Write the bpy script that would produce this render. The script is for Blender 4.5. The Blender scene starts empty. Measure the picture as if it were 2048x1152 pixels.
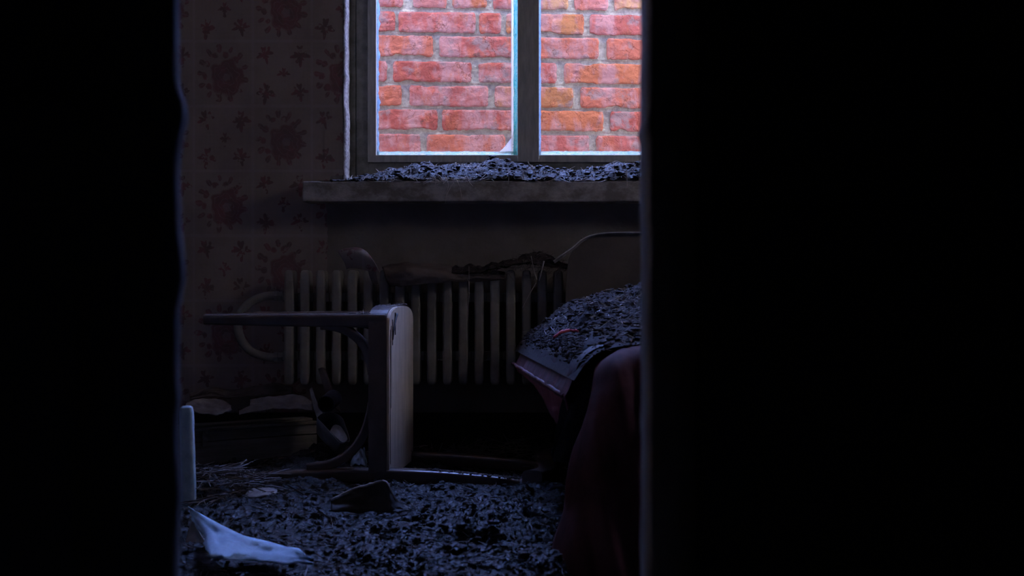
import bpy, bmesh, math, random
import numpy as np
from mathutils import Vector, Matrix

# ------------------------------------------------------------------ camera, sky, light, exposure
scn = bpy.context.scene
COL = scn.collection
F = 2800.0            # focal length in pixels of the 2048 px wide frame
CH = 0.523            # camera height
cam = bpy.data.cameras.new('camera')
cam.sensor_width = 36.0
cam.lens = F / 2048 * 36
cam.clip_start = 0.05
cam.dof.use_dof = True
cam.dof.focus_distance = 4.35
cam.dof.aperture_fstop = 9.0
camo = bpy.data.objects.new('camera', cam)
COL.objects.link(camo)
camo.location = (0, 0, CH)
camo.rotation_euler = (math.pi / 2, 0, 0)
scn.camera = camo

world = bpy.data.worlds.new('world')
scn.world = world
world.use_nodes = True
wn = world.node_tree
wn.nodes.clear()
w_out = wn.nodes.new('ShaderNodeOutputWorld')
w_bg = wn.nodes.new('ShaderNodeBackground')
w_tc = wn.nodes.new('ShaderNodeTexCoord')
w_sep = wn.nodes.new('ShaderNodeSeparateXYZ')
w_mr = wn.nodes.new('ShaderNodeMapRange')
w_mr.inputs[1].default_value = 0.05
w_mr.inputs[2].default_value = 0.5
w_mix = wn.nodes.new('ShaderNodeMix')
w_mix.data_type = 'RGBA'
w_mix.inputs[6].default_value = (1.0, 0.90, 0.90, 1)       # cloudier sky behind the house
w_mix.inputs[7].default_value = (0.62, 0.98, 2.7, 1)      # blue sky over the neighbouring wall
w_bg.inputs['Strength'].default_value = 6.0
wn.links.new(w_tc.outputs['Generated'], w_sep.inputs[0])
wn.links.new(w_sep.outputs[1], w_mr.inputs[0])
wn.links.new(w_mr.outputs[0], w_mix.inputs[0])
wn.links.new(w_mix.outputs[2], w_bg.inputs['Color'])
wn.links.new(w_bg.outputs[0], w_out.inputs[0])

sun = bpy.data.lights.new('daylight', 'SUN')
sun.energy = 2.6
sun.angle = math.radians(50)
sun.color = (1.0, 0.93, 0.95)
suno = bpy.data.objects.new('daylight', sun)
COL.objects.link(suno)
suno.rotation_euler = (math.radians(22), 0, math.radians(-14))   # high, over the roof, on to the neighbouring wall

scn.view_settings.view_transform = 'Standard'
scn.view_settings.look = 'None'
scn.view_settings.gamma = 1.0
scn.view_settings.use_curve_mapping = False
scn.view_settings.exposure = 0.62
scn.cycles.max_bounces = 6
scn.cycles.diffuse_bounces = 4
scn.cycles.use_denoising = True
scn.cycles.sample_clamp_indirect = 3.0

YB = 4.20             # inner face of the window wall
rng = np.random.default_rng(7)
random.seed(5)


# ------------------------------------------------------------------ helpers
def P(px, py, Y):
    """point at depth Y seen at pixel (px, py)"""
    return Vector(((px - 1024) / F * Y, Y, CH + (576 - py) / F * Y))


_TAB = np.random.default_rng(11).random((256, 256))


def vn(x, y, s=0):
    x = np.asarray(x, float) + s * 17.31
    y = np.asarray(y, float) + s * 9.77
    xi = np.floor(x).astype(int); yi = np.floor(y).astype(int)
    fx = x - xi; fy = y - yi
    fx = fx * fx * (3 - 2 * fx); fy = fy * fy * (3 - 2 * fy)
    a = _TAB[xi & 255, yi & 255]; b = _TAB[(xi + 1) & 255, yi & 255]
    c = _TAB[xi & 255, (yi + 1) & 255]; d = _TAB[(xi + 1) & 255, (yi + 1) & 255]
    return (a * (1 - fx) + b * fx) * (1 - fy) + (c * (1 - fx) + d * fx) * fy - 0.5


def fbm(x, y, s=0, o=4, g=0.5):
    t = 0; a = 1.0; f = 1.0
    for k in range(o):
        t = t + a * vn(np.asarray(x) * f, np.asarray(y) * f, s + k)
        a *= g; f *= 2.03
    return t


def link(name, me, mat, parent=None, smooth=True):
    if mat is not None:
        me.materials.append(mat)
    o = bpy.data.objects.new(name, me)
    COL.objects.link(o)
    if smooth:
        me.polygons.foreach_set('use_smooth', [True] * len(me.polygons))
    if parent is not None:
        o.parent = parent
        o.matrix_parent_inverse = Matrix.Translation(parent.location).inverted()
    return o


def obj(name, bm, mat, parent=None, smooth=False):
    me = bpy.data.meshes.new(name)
    bmesh.ops.recalc_face_normals(bm, faces=bm.faces)
    bm.to_mesh(me); bm.free()
    return link(name, me, mat, parent, smooth)


def pyobj(name, v, f, mat, parent=None, smooth=True):
    me = bpy.data.meshes.new(name)
    me.from_pydata([tuple(map(float, q)) for q in v], [], f)
    me.update()
    return link(name, me, mat, parent, smooth)


def grid_mesh(name, V, mat, parent=None, smooth=True, wrap=False):
    """V: array (n, m, 3)"""
    n, m, _ = V.shape
    me = bpy.data.meshes.new(name)
    idx = np.arange(n * m).reshape(n, m)
    if wrap:
        idx = np.concatenate([idx, idx[:, :1]], 1)
    q = np.stack([idx[:-1, :-1], idx[:-1, 1:], idx[1:, 1:], idx[1:, :-1]], -1).reshape(-1, 4)
    me.vertices.add(n * m)
    me.vertices.foreach_set('co', V.reshape(-1).astype(np.float32))
    me.loops.add(q.size)
    me.loops.foreach_set('vertex_index', q.reshape(-1).astype(np.int32))
    me.polygons.add(len(q))
    me.polygons.foreach_set('loop_start', np.arange(0, q.size, 4, dtype=np.int32))
    me.polygons.foreach_set('loop_total', np.full(len(q), 4, dtype=np.int32))
    me.update(calc_edges=True)
    return link(name, me, mat, parent, smooth)


def smooth_edges(o, a=40):
    m = o.modifiers.new('edge', 'EDGE_SPLIT'); m.split_angle = math.radians(a)
    return o


def solidify(o, t, offset=0.0):
    m = o.modifiers.new('thickness', 'SOLIDIFY')
    m.thickness = t; m.offset = offset
    return o


def box(bm, lo, hi, bev=0.0, seg=2):
    r = bmesh.ops.create_cube(bm, size=1)
    vs = r['verts']
    for v in vs:
        v.co = Vector([lo[i] + (v.co[i] + 0.5) * (hi[i] - lo[i]) for i in range(3)])
    if bev > 0:
        es = list({e for v in vs for e in v.link_edges})
        bmesh.ops.bevel(bm, geom=es, offset=bev, segments=seg, profile=0.6, affect='EDGES')


def tube(bm, pts, rad, sides=10, cap=True, flat=None):
    """swept tube; rad a number or list; flat=(w, h, up) for a rectangular section"""
    pts = [Vector(p) for p in pts]
    n = len(pts)
    rings = []
    prev = None
    for i, p in enumerate(pts):
        d = (pts[min(i + 1, n - 1)] - pts[max(i - 1, 0)]).normalized()
        if flat:
            up = Vector(flat[2])
            a = d.cross(up).normalized(); b = a.cross(d).normalized()
            w, h = flat[0], flat[1]
            k = rad[i] if isinstance(rad, (list, tuple)) else 1.0
            c = min(w, h) * 0.5
            prof = []
            for sx_, sy_, a0 in ((1, -1, -90), (1, 1, 0), (-1, 1, 90), (-1, -1, 180)):
                for q_ in range(5):
                    an = math.radians(a0 + 22.5 * q_)
                    prof.append((sx_ * (w - c) + c * math.cos(an), sy_ * (h - c) + c * math.sin(an)))
            ring = [bm.verts.new(p + a * (x * k) + b * (y * k)) for x, y in prof]
        else:
            ref = prev if prev is not None else (Vector((0, 0, 1)) if abs(d.z) < 0.9 else Vector((1, 0, 0)))
            a = d.cross(ref).normalized(); b = a.cross(d).normalized()
            prev = b
            r = rad[i] if isinstance(rad, (list, tuple)) else rad
            ring = [bm.verts.new(p + (a * math.cos(2 * math.pi * k / sides) + b * math.sin(2 * math.pi * k / sides)) * r) for k in range(sides)]
        rings.append(ring)
    for r0, r1 in zip(rings[:-1], rings[1:]):
        m = len(r0)
        for k in range(m):
            bm.faces.new((r0[k], r0[(k + 1) % m], r1[(k + 1) % m], r1[k]))
    if cap:
        bm.faces.new(rings[0][::-1]); bm.faces.new(rings[-1])


def arc(p0, p1, p2, n=14):
    p0, p1, p2 = Vector(p0), Vector(p1), Vector(p2)
    return [p0 * (1 - t) ** 2 + p1 * 2 * t * (1 - t) + p2 * t * t for t in [i / n for i in range(n + 1)]]


def smooth_path(pts, n=8):
    pts = [Vector(p) for p in pts]
    q = [pts[0]] + pts + [pts[-1]]
    out = []
    for i in range(1, len(q) - 2):
        for k in range(n):
            t = k / n
            a, b, c, d = q[i - 1], q[i], q[i + 1], q[i + 2]
            out.append(0.5 * ((2 * b) + (c - a) * t + (2 * a - 5 * b + 4 * c - d) * t * t + (3 * b - a - 3 * c + d) * t ** 3))
    out.append(pts[-1])
    return out


def tag(o, label=None, cat=None, group=None, kind=None):
    if label: o['label'] = label
    if cat: o['category'] = cat
    if group: o['group'] = group
    if kind: o['kind'] = kind
    return o


def empty(name, loc, label, cat, group=None):
    o = bpy.data.objects.new(name, None)
    COL.objects.link(o)
    o.location = loc
    o.empty_display_size = 0.05
    return tag(o, label, cat, group)


def struct(o):
    o['kind'] = 'structure'
    return o


# ------------------------------------------------------------------ node expressions and materials
class X:
    def __init__(s, t, v): s.t = t; s.v = v

    def _m(s, op, *a, clamp=False):
        n = s.t.nodes.new('ShaderNodeMath'); n.operation = op; n.use_clamp = clamp
        for i, q in enumerate((s,) + a):
            q = q.v if isinstance(q, X) else q
            if isinstance(q, (int, float)): n.inputs[i].default_value = q
            else: s.t.links.new(q, n.inputs[i])
        return X(s.t, n.outputs[0])

    def __add__(s, o): return s._m('ADD', o)
    __radd__ = __add__
    def __sub__(s, o): return s._m('SUBTRACT', o)
    def __rsub__(s, o): return X(s.t, float(o))._m('SUBTRACT', s)
    def __mul__(s, o): return s._m('MULTIPLY', o)
    __rmul__ = __mul__
    def __truediv__(s, o): return s._m('DIVIDE', o)
    def sin(s): return s._m('SINE')
    def abs(s): return s._m('ABSOLUTE')
    def fract(s): return s._m('FRACT')
    def floor(s): return s._m('FLOOR')
    def lt(s, o, w=0.01):
        """soft s < o"""
        return ((o - s) if isinstance(o, X) else X(s.t, float(o)) - s)._m('MULTIPLY', 1.0 / w)._m('ADD', 0.5, clamp=True)
    def max(s, o): return s._m('MAXIMUM', o)
    def min(s, o): return s._m('MINIMUM', o)
    def atan2(s, o): return s._m('ARCTAN2', o)
    def sqrt(s): return s._m('SQRT')
    def mod(s, o): return s._m('FLOORED_MODULO', o)


# constants on the left side of an operation
def _rsub(s, o):
    n = s.t.nodes.new('ShaderNodeMath'); n.operation = 'SUBTRACT'
    n.inputs[0].default_value = float(o); s.t.links.new(s.v, n.inputs[1])
    return X(s.t, n.outputs[0])


X.__rsub__ = _rsub
X.lt = lambda s, o, w=0.01: ((o - s))._m('MULTIPLY', 1.0 / w)._m('ADD', 0.5, clamp=True)


class Mat:
    def __init__(s, name, rough=0.8, spec=0.3, color=(0.5, 0.5, 0.5)):
        s.m = bpy.data.materials.new(name); s.m.use_nodes = True
        s.t = s.m.node_tree
        s.b = s.t.nodes['Principled BSDF']
        s.b.inputs['Roughness'].default_value = rough
        s.b.inputs['Specular IOR Level'].default_value = spec
        s.b.inputs['Base Color'].default_value = (*color, 1)
        s.tc = s.t.nodes.new('ShaderNodeTexCoord')
        s.co = s.tc.outputs['Object']

    def noise(s, scale, detail=4, rough=0.6, stretch=None, off=None, dist=0.0):
        co = s.co
        if stretch or off:
            mp = s.t.nodes.new('ShaderNodeMapping')
            if stretch: mp.inputs['Scale'].default_value = stretch
            if off: mp.inputs['Location'].default_value = off
            s.t.links.new(co, mp.inputs[0]); co = mp.outputs[0]
        n = s.t.nodes.new('ShaderNodeTexNoise')
        n.inputs['Scale'].default_value = scale; n.inputs['Detail'].default_value = detail
        n.inputs['Roughness'].default_value = rough; n.inputs['Distortion'].default_value = dist
        s.t.links.new(co, n.inputs['Vector'])
        return X(s.t, n.outputs['Fac'])

    def ramp(s, x, a, b):
        n = s.t.nodes.new('ShaderNodeMapRange')
        n.inputs[1].default_value = a; n.inputs[2].default_value = b
        s.t.links.new(x.v, n.inputs[0])
        return X(s.t, n.outputs[0])

    def mix(s, fac, a, b, mode='MIX'):
        n = s.t.nodes.new('ShaderNodeMix'); n.data_type = 'RGBA'; n.blend_type = mode
        for i, q in ((0, fac), (6, a), (7, b)):
            if isinstance(q, X): q = q.v
            if isinstance(q, (int, float)): n.inputs[i].default_value = q
            elif isinstance(q, tuple): n.inputs[i].default_value = (*q[:3], 1)
            else: s.t.links.new(q, n.inputs[i])
        return n.outputs[2]

    def color(s, c): s.t.links.new(c, s.b.inputs['Base Color']); return s
    def rough(s, x): s.t.links.new(x.v, s.b.inputs['Roughness']); return s

    def bump(s, x, strength=0.5, dist=0.005):
        n = s.t.nodes.new('ShaderNodeBump')
        n.inputs['Strength'].default_value = strength; n.inputs['Distance'].default_value = dist
        s.t.links.new(x.v, n.inputs['Height'])
        if s.b.inputs['Normal'].links:
            s.t.links.new(s.b.inputs['Normal'].links[0].from_socket, n.inputs['Normal'])
        s.t.links.new(n.outputs[0], s.b.inputs['Normal'])
        return s


def simple(name, c1, c2, scale=12, rough=0.8, spec=0.3, lo=0.35, hi=0.65, stretch=None, bump=0.3, bdist=0.003, bscale=None):
    m = Mat(name, rough, spec)
    n = m.noise(scale, 5, 0.65, stretch)
    m.color(m.mix(m.ramp(n, lo, hi), c1, c2))
    if bump:
        m.bump(m.noise(bscale or scale * 5, 4, 0.6, stretch), bump, bdist)
    return m.m


M = {}
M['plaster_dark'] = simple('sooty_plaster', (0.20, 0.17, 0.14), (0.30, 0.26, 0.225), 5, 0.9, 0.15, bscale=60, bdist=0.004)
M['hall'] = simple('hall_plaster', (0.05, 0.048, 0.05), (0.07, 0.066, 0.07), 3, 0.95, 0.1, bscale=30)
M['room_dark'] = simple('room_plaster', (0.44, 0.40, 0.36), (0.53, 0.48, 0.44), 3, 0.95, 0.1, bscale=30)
M['ceiling'] = simple('ceiling_plaster', (0.70, 0.69, 0.68), (0.78, 0.77, 0.76), 3, 0.95, 0.1, bscale=30)
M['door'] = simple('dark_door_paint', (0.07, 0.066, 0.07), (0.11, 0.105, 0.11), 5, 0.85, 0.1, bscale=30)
M['jamb'] = simple('jamb_paint', (0.18, 0.15, 0.125), (0.28, 0.24, 0.20), 8, 0.7, 0.2, stretch=(6, 6, 0.8))
M['white_plaster'] = simple('crumbling_white_plaster', (0.12, 0.115, 0.11), (0.50, 0.48, 0.46), 110, 0.9, 0.1, bscale=200, bdist=0.004)
M['frame'] = simple('window_paint', (0.37, 0.36, 0.30), (0.54, 0.52, 0.45), 14, 0.65, 0.3, stretch=(5, 5, 0.8), bscale=120)
M['frame_dark'] = simple('window_frame_grime', (0.17, 0.165, 0.13), (0.30, 0.29, 0.25), 22, 0.8, 0.2, bscale=150)
M['sill'] = simple('sill_paint', (0.24, 0.21, 0.18), (0.50, 0.46, 0.42), 16, 0.75, 0.25, 0.42, 0.62, stretch=(1, 1, 1.4), bscale=80, bdist=0.003)
M['skirting'] = simple('skirting', (0.02, 0.018, 0.016), (0.035, 0.03, 0.028), 8, 0.9, 0.1)
M['radiator'] = simple('radiator_paint', (0.22, 0.20, 0.165), (0.35, 0.32, 0.27), 9, 0.6, 0.3, bscale=90, bdist=0.002)
M['chair_dark'] = simple('old_chair_paint', (0.10, 0.07, 0.055), (0.15, 0.11, 0.09), 10, 0.24, 1.0, bscale=70, bdist=0.001)
M['chair_seat'] = simple('worn_plywood', (0.60, 0.48, 0.35), (0.82, 0.68, 0.52), 9, 0.5, 0.3, stretch=(1, 5, 0.7), bscale=70, bdist=0.0015)
M['straw'] = simple('straw', (0.06, 0.047, 0.04), (0.26, 0.21, 0.18), 9, 0.6, 0.35, bump=0)
M['straw_pale'] = simple('pale_straw', (0.38, 0.32, 0.27), (0.62, 0.54, 0.46), 9, 0.6, 0.3, bump=0)
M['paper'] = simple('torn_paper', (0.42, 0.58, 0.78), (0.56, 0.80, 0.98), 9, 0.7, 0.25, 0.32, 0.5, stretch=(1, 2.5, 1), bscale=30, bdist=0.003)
M['old_paper'] = simple('dirty_paper', (0.28, 0.25, 0.23), (0.50, 0.46, 0.43), 14, 0.8, 0.2, bscale=60)
M['sheet_brown'] = simple('sagging_paper', (0.13, 0.10, 0.085), (0.21, 0.17, 0.15), 14, 0.85, 0.15, bscale=50, bdist=0.003)
M['crate'] = simple('grey_crate_wood', (0.18, 0.16, 0.13), (0.32, 0.29, 0.25), 5, 0.8, 0.2, stretch=(1, 1, 12), bscale=30)
M['tin'] = simple('dark_tube', (0.05, 0.045, 0.06), (0.11, 0.10, 0.13), 20, 0.5, 0.4, bump=0.1)
M['carton'] = simple('plastic_pot', (0.12, 0.13, 0.13), (0.24, 0.25, 0.26), 20, 0.5, 0.4, bump=0.1)
M['blue_paint'] = simple('pale_blue_paint', (0.40, 0.54, 0.60), (0.58, 0.72, 0.78), 24, 0.6, 0.3, bscale=100)
M['velvet'] = simple('red_upholstery', (0.22, 0.055, 0.075), (0.36, 0.10, 0.14), 16, 0.7, 0.3, bscale=300, bdist=0.001)
M['couch_base'] = simple('couch_base_cloth', (0.05, 0.02, 0.02), (0.09, 0.035, 0.03), 16, 0.9, 0.1)
M['headboard'] = simple('headboard_board', (0.12, 0.10, 0.085), (0.17, 0.14, 0.12), 6, 0.8, 0.2)
M['blanket'] = simple('rust_blanket', (0.085, 0.026, 0.023), (0.16, 0.055, 0.05), 10, 0.85, 0.15, bscale=120, bdist=0.002)
M['plastic'] = simple('grimy_black_sheet', (0.010, 0.010, 0.011), (0.035, 0.034, 0.036), 14, 0.85, 0.12, bscale=60, bdist=0.003)
M['leather'] = simple('dark_leather', (0.018, 0.014, 0.012), (0.04, 0.032, 0.027), 20, 0.7, 0.25, bscale=80)
M['leather_edge'] = simple('pale_rim', (0.34, 0.28, 0.24), (0.5, 0.42, 0.36), 30, 0.7, 0.3)  # rim colour, much paler than the flap itself
M['soil'] = simple('yard_soil', (0.10, 0.08, 0.06), (0.18, 0.15, 0.12), 6, 0.95, 0.1)

# wet mud: dark and glossy, with silt patches
m = Mat('wet_mud', 0.4, 0.6)
big = m.noise(5.0, 5, 0.6)
fine = m.noise(90, 5, 0.7)
c = m.mix(m.ramp(fine, 0.35, 0.7), (0.005, 0.004, 0.003), (0.035, 0.026, 0.022))
c = m.mix(m.ramp(big, 0.58, 0.70) * 0.45, c, (0.085, 0.068, 0.066))
m.color(c)
m.rough(m.ramp(m.noise(22, 4, 0.6), 0.3, 0.7) * 0.34 + 0.09)
m.bump(m.noise(210, 6, 0.75, stretch=(1, 1, 1)), 1.0, 0.006)
m.bump(m.noise(55, 5, 0.75, dist=1.5), 1.0, 0.012)
M['mud'] = m.m
m = Mat('dry_dirt', 0.8, 0.25)
c = m.mix(m.ramp(m.noise(70, 5, 0.7), 0.35, 0.7), (0.018, 0.013, 0.011), (0.085, 0.066, 0.06))
m.color(c)
m.bump(m.noise(140, 6, 0.75), 0.9, 0.004)
M['dirt'] = m.m

m = Mat('damp_leaf_dirt', 0.55, 0.45)
m.color(m.mix(m.ramp(m.noise(60, 5, 0.7), 0.42, 0.75), (0.006, 0.005, 0.004), (0.07, 0.058, 0.05)))
m.rough(m.ramp(m.noise(30, 4, 0.6), 0.3, 0.7) * 0.5 + 0.3)
m.bump(m.noise(140, 6, 0.75), 1.0, 0.006)
M['sill_dirt'] = m.m

# muddied velvet of the couch: mud on the upper part ends in runs
m = Mat('muddied_upholstery', 0.6, 0.35)
st = m.noise(30, 5, 0.7, stretch=(1, 1, 0.12))
bl = m.noise(9, 4, 0.6)
sepn = m.t.nodes.new('ShaderNodeSeparateXYZ'); m.t.links.new(m.co, sepn.inputs[0])
zz = X(m.t, sepn.outputs[2])
red = m.mix(m.ramp(m.noise(20, 4), 0.35, 0.65), (0.12, 0.03, 0.04), (0.25, 0.075, 0.09))
mask = m.ramp(st * 0.16 + bl * 0.05 + zz, 0.40, 0.47)
grey = m.mix(m.ramp(m.noise(120, 4, 0.7), 0.4, 0.65), (0.02, 0.018, 0.02), (0.10, 0.085, 0.09))
m.color(m.mix(mask, red, grey))
m.bump(m.noise(220, 4, 0.7), 0.5, 0.002)
M['muddy_velvet'] = m.m

# glazing stubs: chalky turquoise glass edges that let daylight through
def glaze(name, c1, c2, dark, scale, stretch):
    m = Mat(name, 0.35, 0.5)
    n = m.noise(scale, 5, 0.7, stretch, dist=1.0)
    c = m.mix(m.ramp(n, 0.42, 0.56), c1, c2)
    k = m.noise(scale * 2.3, 4, 0.7, stretch, off=(3, 1, 2), dist=1.5)
    c = m.mix(m.ramp(k, 0.58, 0.66), c, dark)
    m.color(c)
    tr = m.t.nodes.new('ShaderNodeBsdfTranslucent'); m.t.links.new(c, tr.inputs[0])
    mx = m.t.nodes.new('ShaderNodeMixShader'); mx.inputs[0].default_value = 0.88
    out = m.t.nodes['Material Output']
    m.t.links.new(m.b.outputs[0], mx.inputs[1]); m.t.links.new(tr.outputs[0], mx.inputs[2])
    m.t.links.new(mx.outputs[0], out.inputs[0])
    return m.m


M['glaze'] = glaze('turquoise_glazing', (0.75, 0.95, 0.85), (0.28, 0.80, 0.75), (0.05, 0.10, 0.16), 60, (3, 3, 0.8))
M['glaze_blue'] = glaze('blue_glazing', (0.70, 0.85, 0.90), (0.45, 0.62, 0.75), (0.06, 0.09, 0.16), 60, (3, 3, 0.8))
M['glaze_flat'] = glaze('white_glazing', (0.97, 0.98, 0.85), (0.60, 0.85, 0.80), (0.06, 0.10, 0.16), 60, (0.8, 3, 3))
M['putty'] = glaze('pale_putty', (0.97, 0.98, 0.85), (0.95, 0.97, 0.85), (0.9, 0.92, 0.85), 20, (3, 3, 0.8))
M['glass'] = glaze('dirty_glass', (0.90, 0.92, 0.88), (0.84, 0.88, 0.86), (0.2, 0.22, 0.28), 50, (1, 1, 1))

# brick and mortar
m = Mat('brick', 0.85, 0.15)
at = m.t.nodes.new('ShaderNodeAttribute'); at.attribute_name = 'brickcol'
base = at.outputs['Color']
n1 = m.noise(16, 4, 0.6, stretch=(1.0, 1, 0.45))
n2 = m.noise(22, 4, 0.6, stretch=(1.2, 1, 0.4), off=(4, 2, 9))
n3 = m.noise(11, 5, 0.6, off=(7, 7, 3))
c = m.mix(m.ramp(n1, 0.46, 0.60) * 0.85, base, (0.42, 0.24, 0.27))      # mauve bloom
c = m.mix(m.ramp(n2, 0.54, 0.66) * 0.6, c, (0.44, 0.135, 0.08))          # orange firing
c = m.mix(m.ramp(n3, 0.57, 0.65) * 0.8, c, (0.25, 0.205, 0.23))            # grey-violet patches
c = m.mix(m.ramp(m.noise(26, 4, 0.6, off=(2, 5, 8)), 0.66, 0.73) * 0.8, c, (0.13, 0.075, 0.07))
c = m.mix(m.ramp(m.noise(120, 5, 0.7), 0.5, 0.8) * 0.35, c, (0.30, 0.09, 0.075))
c = m.mix(m.ramp(m.noise(240, 3, 0.7), 0.68, 0.76) * 0.5, c, (0.85, 0.62, 0.60))
vo = m.t.nodes.new('ShaderNodeTexVoronoi'); vo.feature = 'DISTANCE_TO_EDGE'; vo.inputs['Scale'].default_value = 17
mp = m.t.nodes.new('ShaderNodeMapping'); m.t.links.new(m.co, mp.inputs[0])
va = m.t.nodes.new('ShaderNodeVectorMath'); va.operation = 'MULTIPLY_ADD'
nz_ = m.t.nodes.new('ShaderNodeTexNoise'); nz_.inputs['Scale'].default_value = 30; nz_.inputs['Detail'].default_value = 5
m.t.links.new(m.co, nz_.inputs['Vector'])
m.t.links.new(nz_.outputs['Color'], va.inputs[0]); va.inputs[1].default_value = (0.09, 0.09, 0.09); m.t.links.new(mp.outputs[0], va.inputs[2])
m.t.links.new(va.outputs[0], vo.inputs['Vector'])
crack = (1.0 - m.ramp(X(m.t, vo.outputs['Distance']), 0.0, 0.035)) * m.ramp(m.noise(13, 3, 0.6, off=(8, 1, 4)), 0.48, 0.58)
c = m.mix(crack * 0.65, c, (0.16, 0.05, 0.04))
m.color(c)
m.bump(1.0 - crack, 0.6, 0.004)
m.bump(m.noise(110, 5, 0.7), 0.6, 0.003)
m.bump(m.noise(26, 4, 0.6, dist=1.0), 0.6, 0.006)
M['brick'] = m.m
m = Mat('mortar', 0.95, 0.1)
c = m.mix(m.ramp(m.noise(60, 5, 0.75), 0.35, 0.65), (0.42, 0.42, 0.37), (0.76, 0.77, 0.68))
c = m.mix(m.ramp(m.noise(200, 3, 0.7), 0.62, 0.72) * 0.6, c, (0.15, 0.13, 0.12))
m.color(c)
m.bump(m.noise(180, 5, 0.8), 0.9, 0.004)
M['mortar'] = m.m


# wallpaper: check of medallions and flower sprigs on a linen ground
def wallpaper():
    m = Mat('floral_wallpaper', 0.85, 0.15)
    s = m.t.nodes.new('ShaderNodeSeparateXYZ'); m.t.links.new(m.co, s.inputs[0])
    x = X(m.t, s.outputs[0]); z = X(m.t, s.outputs[2])
    wob = m.noise(30, 3, 0.6) - 0.5
    wob2 = m.noise(30, 3, 0.6, off=(5, 3, 1)) - 0.5
    U = (x + 0.954) / 0.177; V = (z - 1.0687) / 0.1945
    cu = U.floor(); cv = V.floor()
    a = U.fract() - 0.5; b = V.fract() - 0.5
    par = (cu + cv).mod(2.0)                  # 0: medallion, 1: sprigs
    a2 = a + wob * 0.05; b2 = b + wob2 * 0.05

    def polar(cx, cy):
        dx = a2 - cx; dy = b2 - cy
        return (dx * dx + dy * dy).sqrt(), dy.atan2(dx)
    # ring of small flowers
    r, th = polar(-0.02, 0.0)
    k = (th * (13 / 6.28318)).fract() - 0.5
    ring = ((k * k * 0.09 + (r - 0.385) * (r - 0.385)).sqrt()).lt(0.062 + wob * 0.12, 0.016)
    k2 = (th * (10 / 6.28318) + 0.3).fract() - 0.5
    ring2 = ((k2 * k2 * 0.03 + (r - 0.30) * (r - 0.30)).sqrt()).lt(0.048 + wob2 * 0.12, 0.016)
    gaps = m.noise(40, 3, 0.6, off=(1, 9, 4))
    ring = ring.max(ring2) * m.ramp(gaps, 0.34, 0.44)
    vein = (k.abs()).lt(0.05, 0.03) * ring
    # the rose
    rr, t2 = polar(0.06, -0.06)
    pr = rr * (1.0 + 0.09 * (t2 * 5.0 + 0.6 + rr * 14.0).sin() + 0.05 * (t2 * 9.0 - rr * 20.0).sin()) + wob * 0.10
    rose = pr.lt(0.27, 0.04)
    pl = ((pr * 13.0 + 0.35 * (t2 * 2.0).sin()).fract() - 0.5).abs().lt(0.06, 0.08)
    heart = pr.lt(0.07, 0.02)
    # sprigs
    spr = None
    for cx, cy, R, ph in ((-0.30, 0.30, 0.13, 0.3), (0.30, 0.28, 0.15, 1.4), (-0.28, -0.30, 0.15, 2.1), (0.30, -0.28, 0.13, 0.9), (0.02, 0.0, 0.10, 1.57)):
        q, t3 = polar(cx, cy)
        sh = q.lt(R * (0.74 + 0.30 * (t3 * 4.0 + ph).sin() + 0.20 * (t3 * 9.0 + ph * 2).sin()) + wob * 0.08, 0.012)
        dot = polar(cx + 0.11 * math.cos(ph * 3), cy + 0.11 * math.sin(ph * 3))[0].lt(0.026, 0.008)
        sh = sh.max(dot)
        spr = sh if spr is None else spr.max(sh)
    sprv = m.ramp(gaps, 0.40, 0.45)
    spr = spr * sprv
    med = ring.max(rose)
    flower = med * (1.0 - par) + spr * par
    line = (pl * rose * 0.8 + vein * 0.5) * (1.0 - par)
    # linen
    lin = ((U * 44.0).fract() - 0.5).abs().lt(0.12, 0.1).max(((V * 48.0).fract() - 0.5).abs().lt(0.12, 0.1))
    edge = (0.49 - a.abs()).min(0.49 - b.abs()).lt(0.012, 0.01)
    g = m.mix(lin * m.ramp(m.noise(14, 3), 0.45, 0.6) * 0.35, (0.36, 0.29, 0.245), (0.25, 0.205, 0.18))
    g = m.mix(edge * 0.35, g, (0.44, 0.36, 0.35))
    rc = m.mix(m.ramp(m.noise(34, 3, 0.6, off=(3, 3, 3)), 0.42, 0.6), (0.13, 0.065, 0.065), (0.27, 0.075, 0.09))
    rc = m.mix(rose * (1.0 - par) * m.ramp(pr, 0.06, 0.30), rc, (0.20, 0.065, 0.075))
    rc = m.mix(heart * (1.0 - par) * 0.6, rc, (0.30, 0.24, 0.24))
    c = m.mix(flower * 0.7, g, rc)
    c = m.mix(line * 0.55, c, (0.38, 0.27, 0.27))
    stain = m.ramp(m.noise(4.5, 5, 0.6), 0.45, 0.7)
    c = m.mix(stain * 0.45, c, (0.17, 0.13, 0.115))
    m.color(c)
    m.bump(m.noise(9, 4, 0.6), 0.3, 0.01)
    return m.m


M['wallpaper'] = wallpaper()


# ------------------------------------------------------------------ the room shell
def sbox(name, lo, hi, mat, bev=0.0):
    bm = bmesh.new(); box(bm, lo, hi, bev)
    return struct(obj(name, bm, M[mat]))


WX0, WX1 = (688 - 1024) / F * YB, 0.562        # window opening
WZ0, WZ1 = 0.775, 2.12
# window wall with its opening
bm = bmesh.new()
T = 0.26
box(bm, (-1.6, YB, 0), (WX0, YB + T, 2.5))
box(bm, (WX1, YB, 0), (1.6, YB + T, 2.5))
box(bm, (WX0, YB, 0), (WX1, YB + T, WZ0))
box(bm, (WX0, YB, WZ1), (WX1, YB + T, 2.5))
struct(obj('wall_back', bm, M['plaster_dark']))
sbox('wall_left', (-1.7, 1.089, 0), (-1.6, YB + T, 2.5), 'room_dark')
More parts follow.
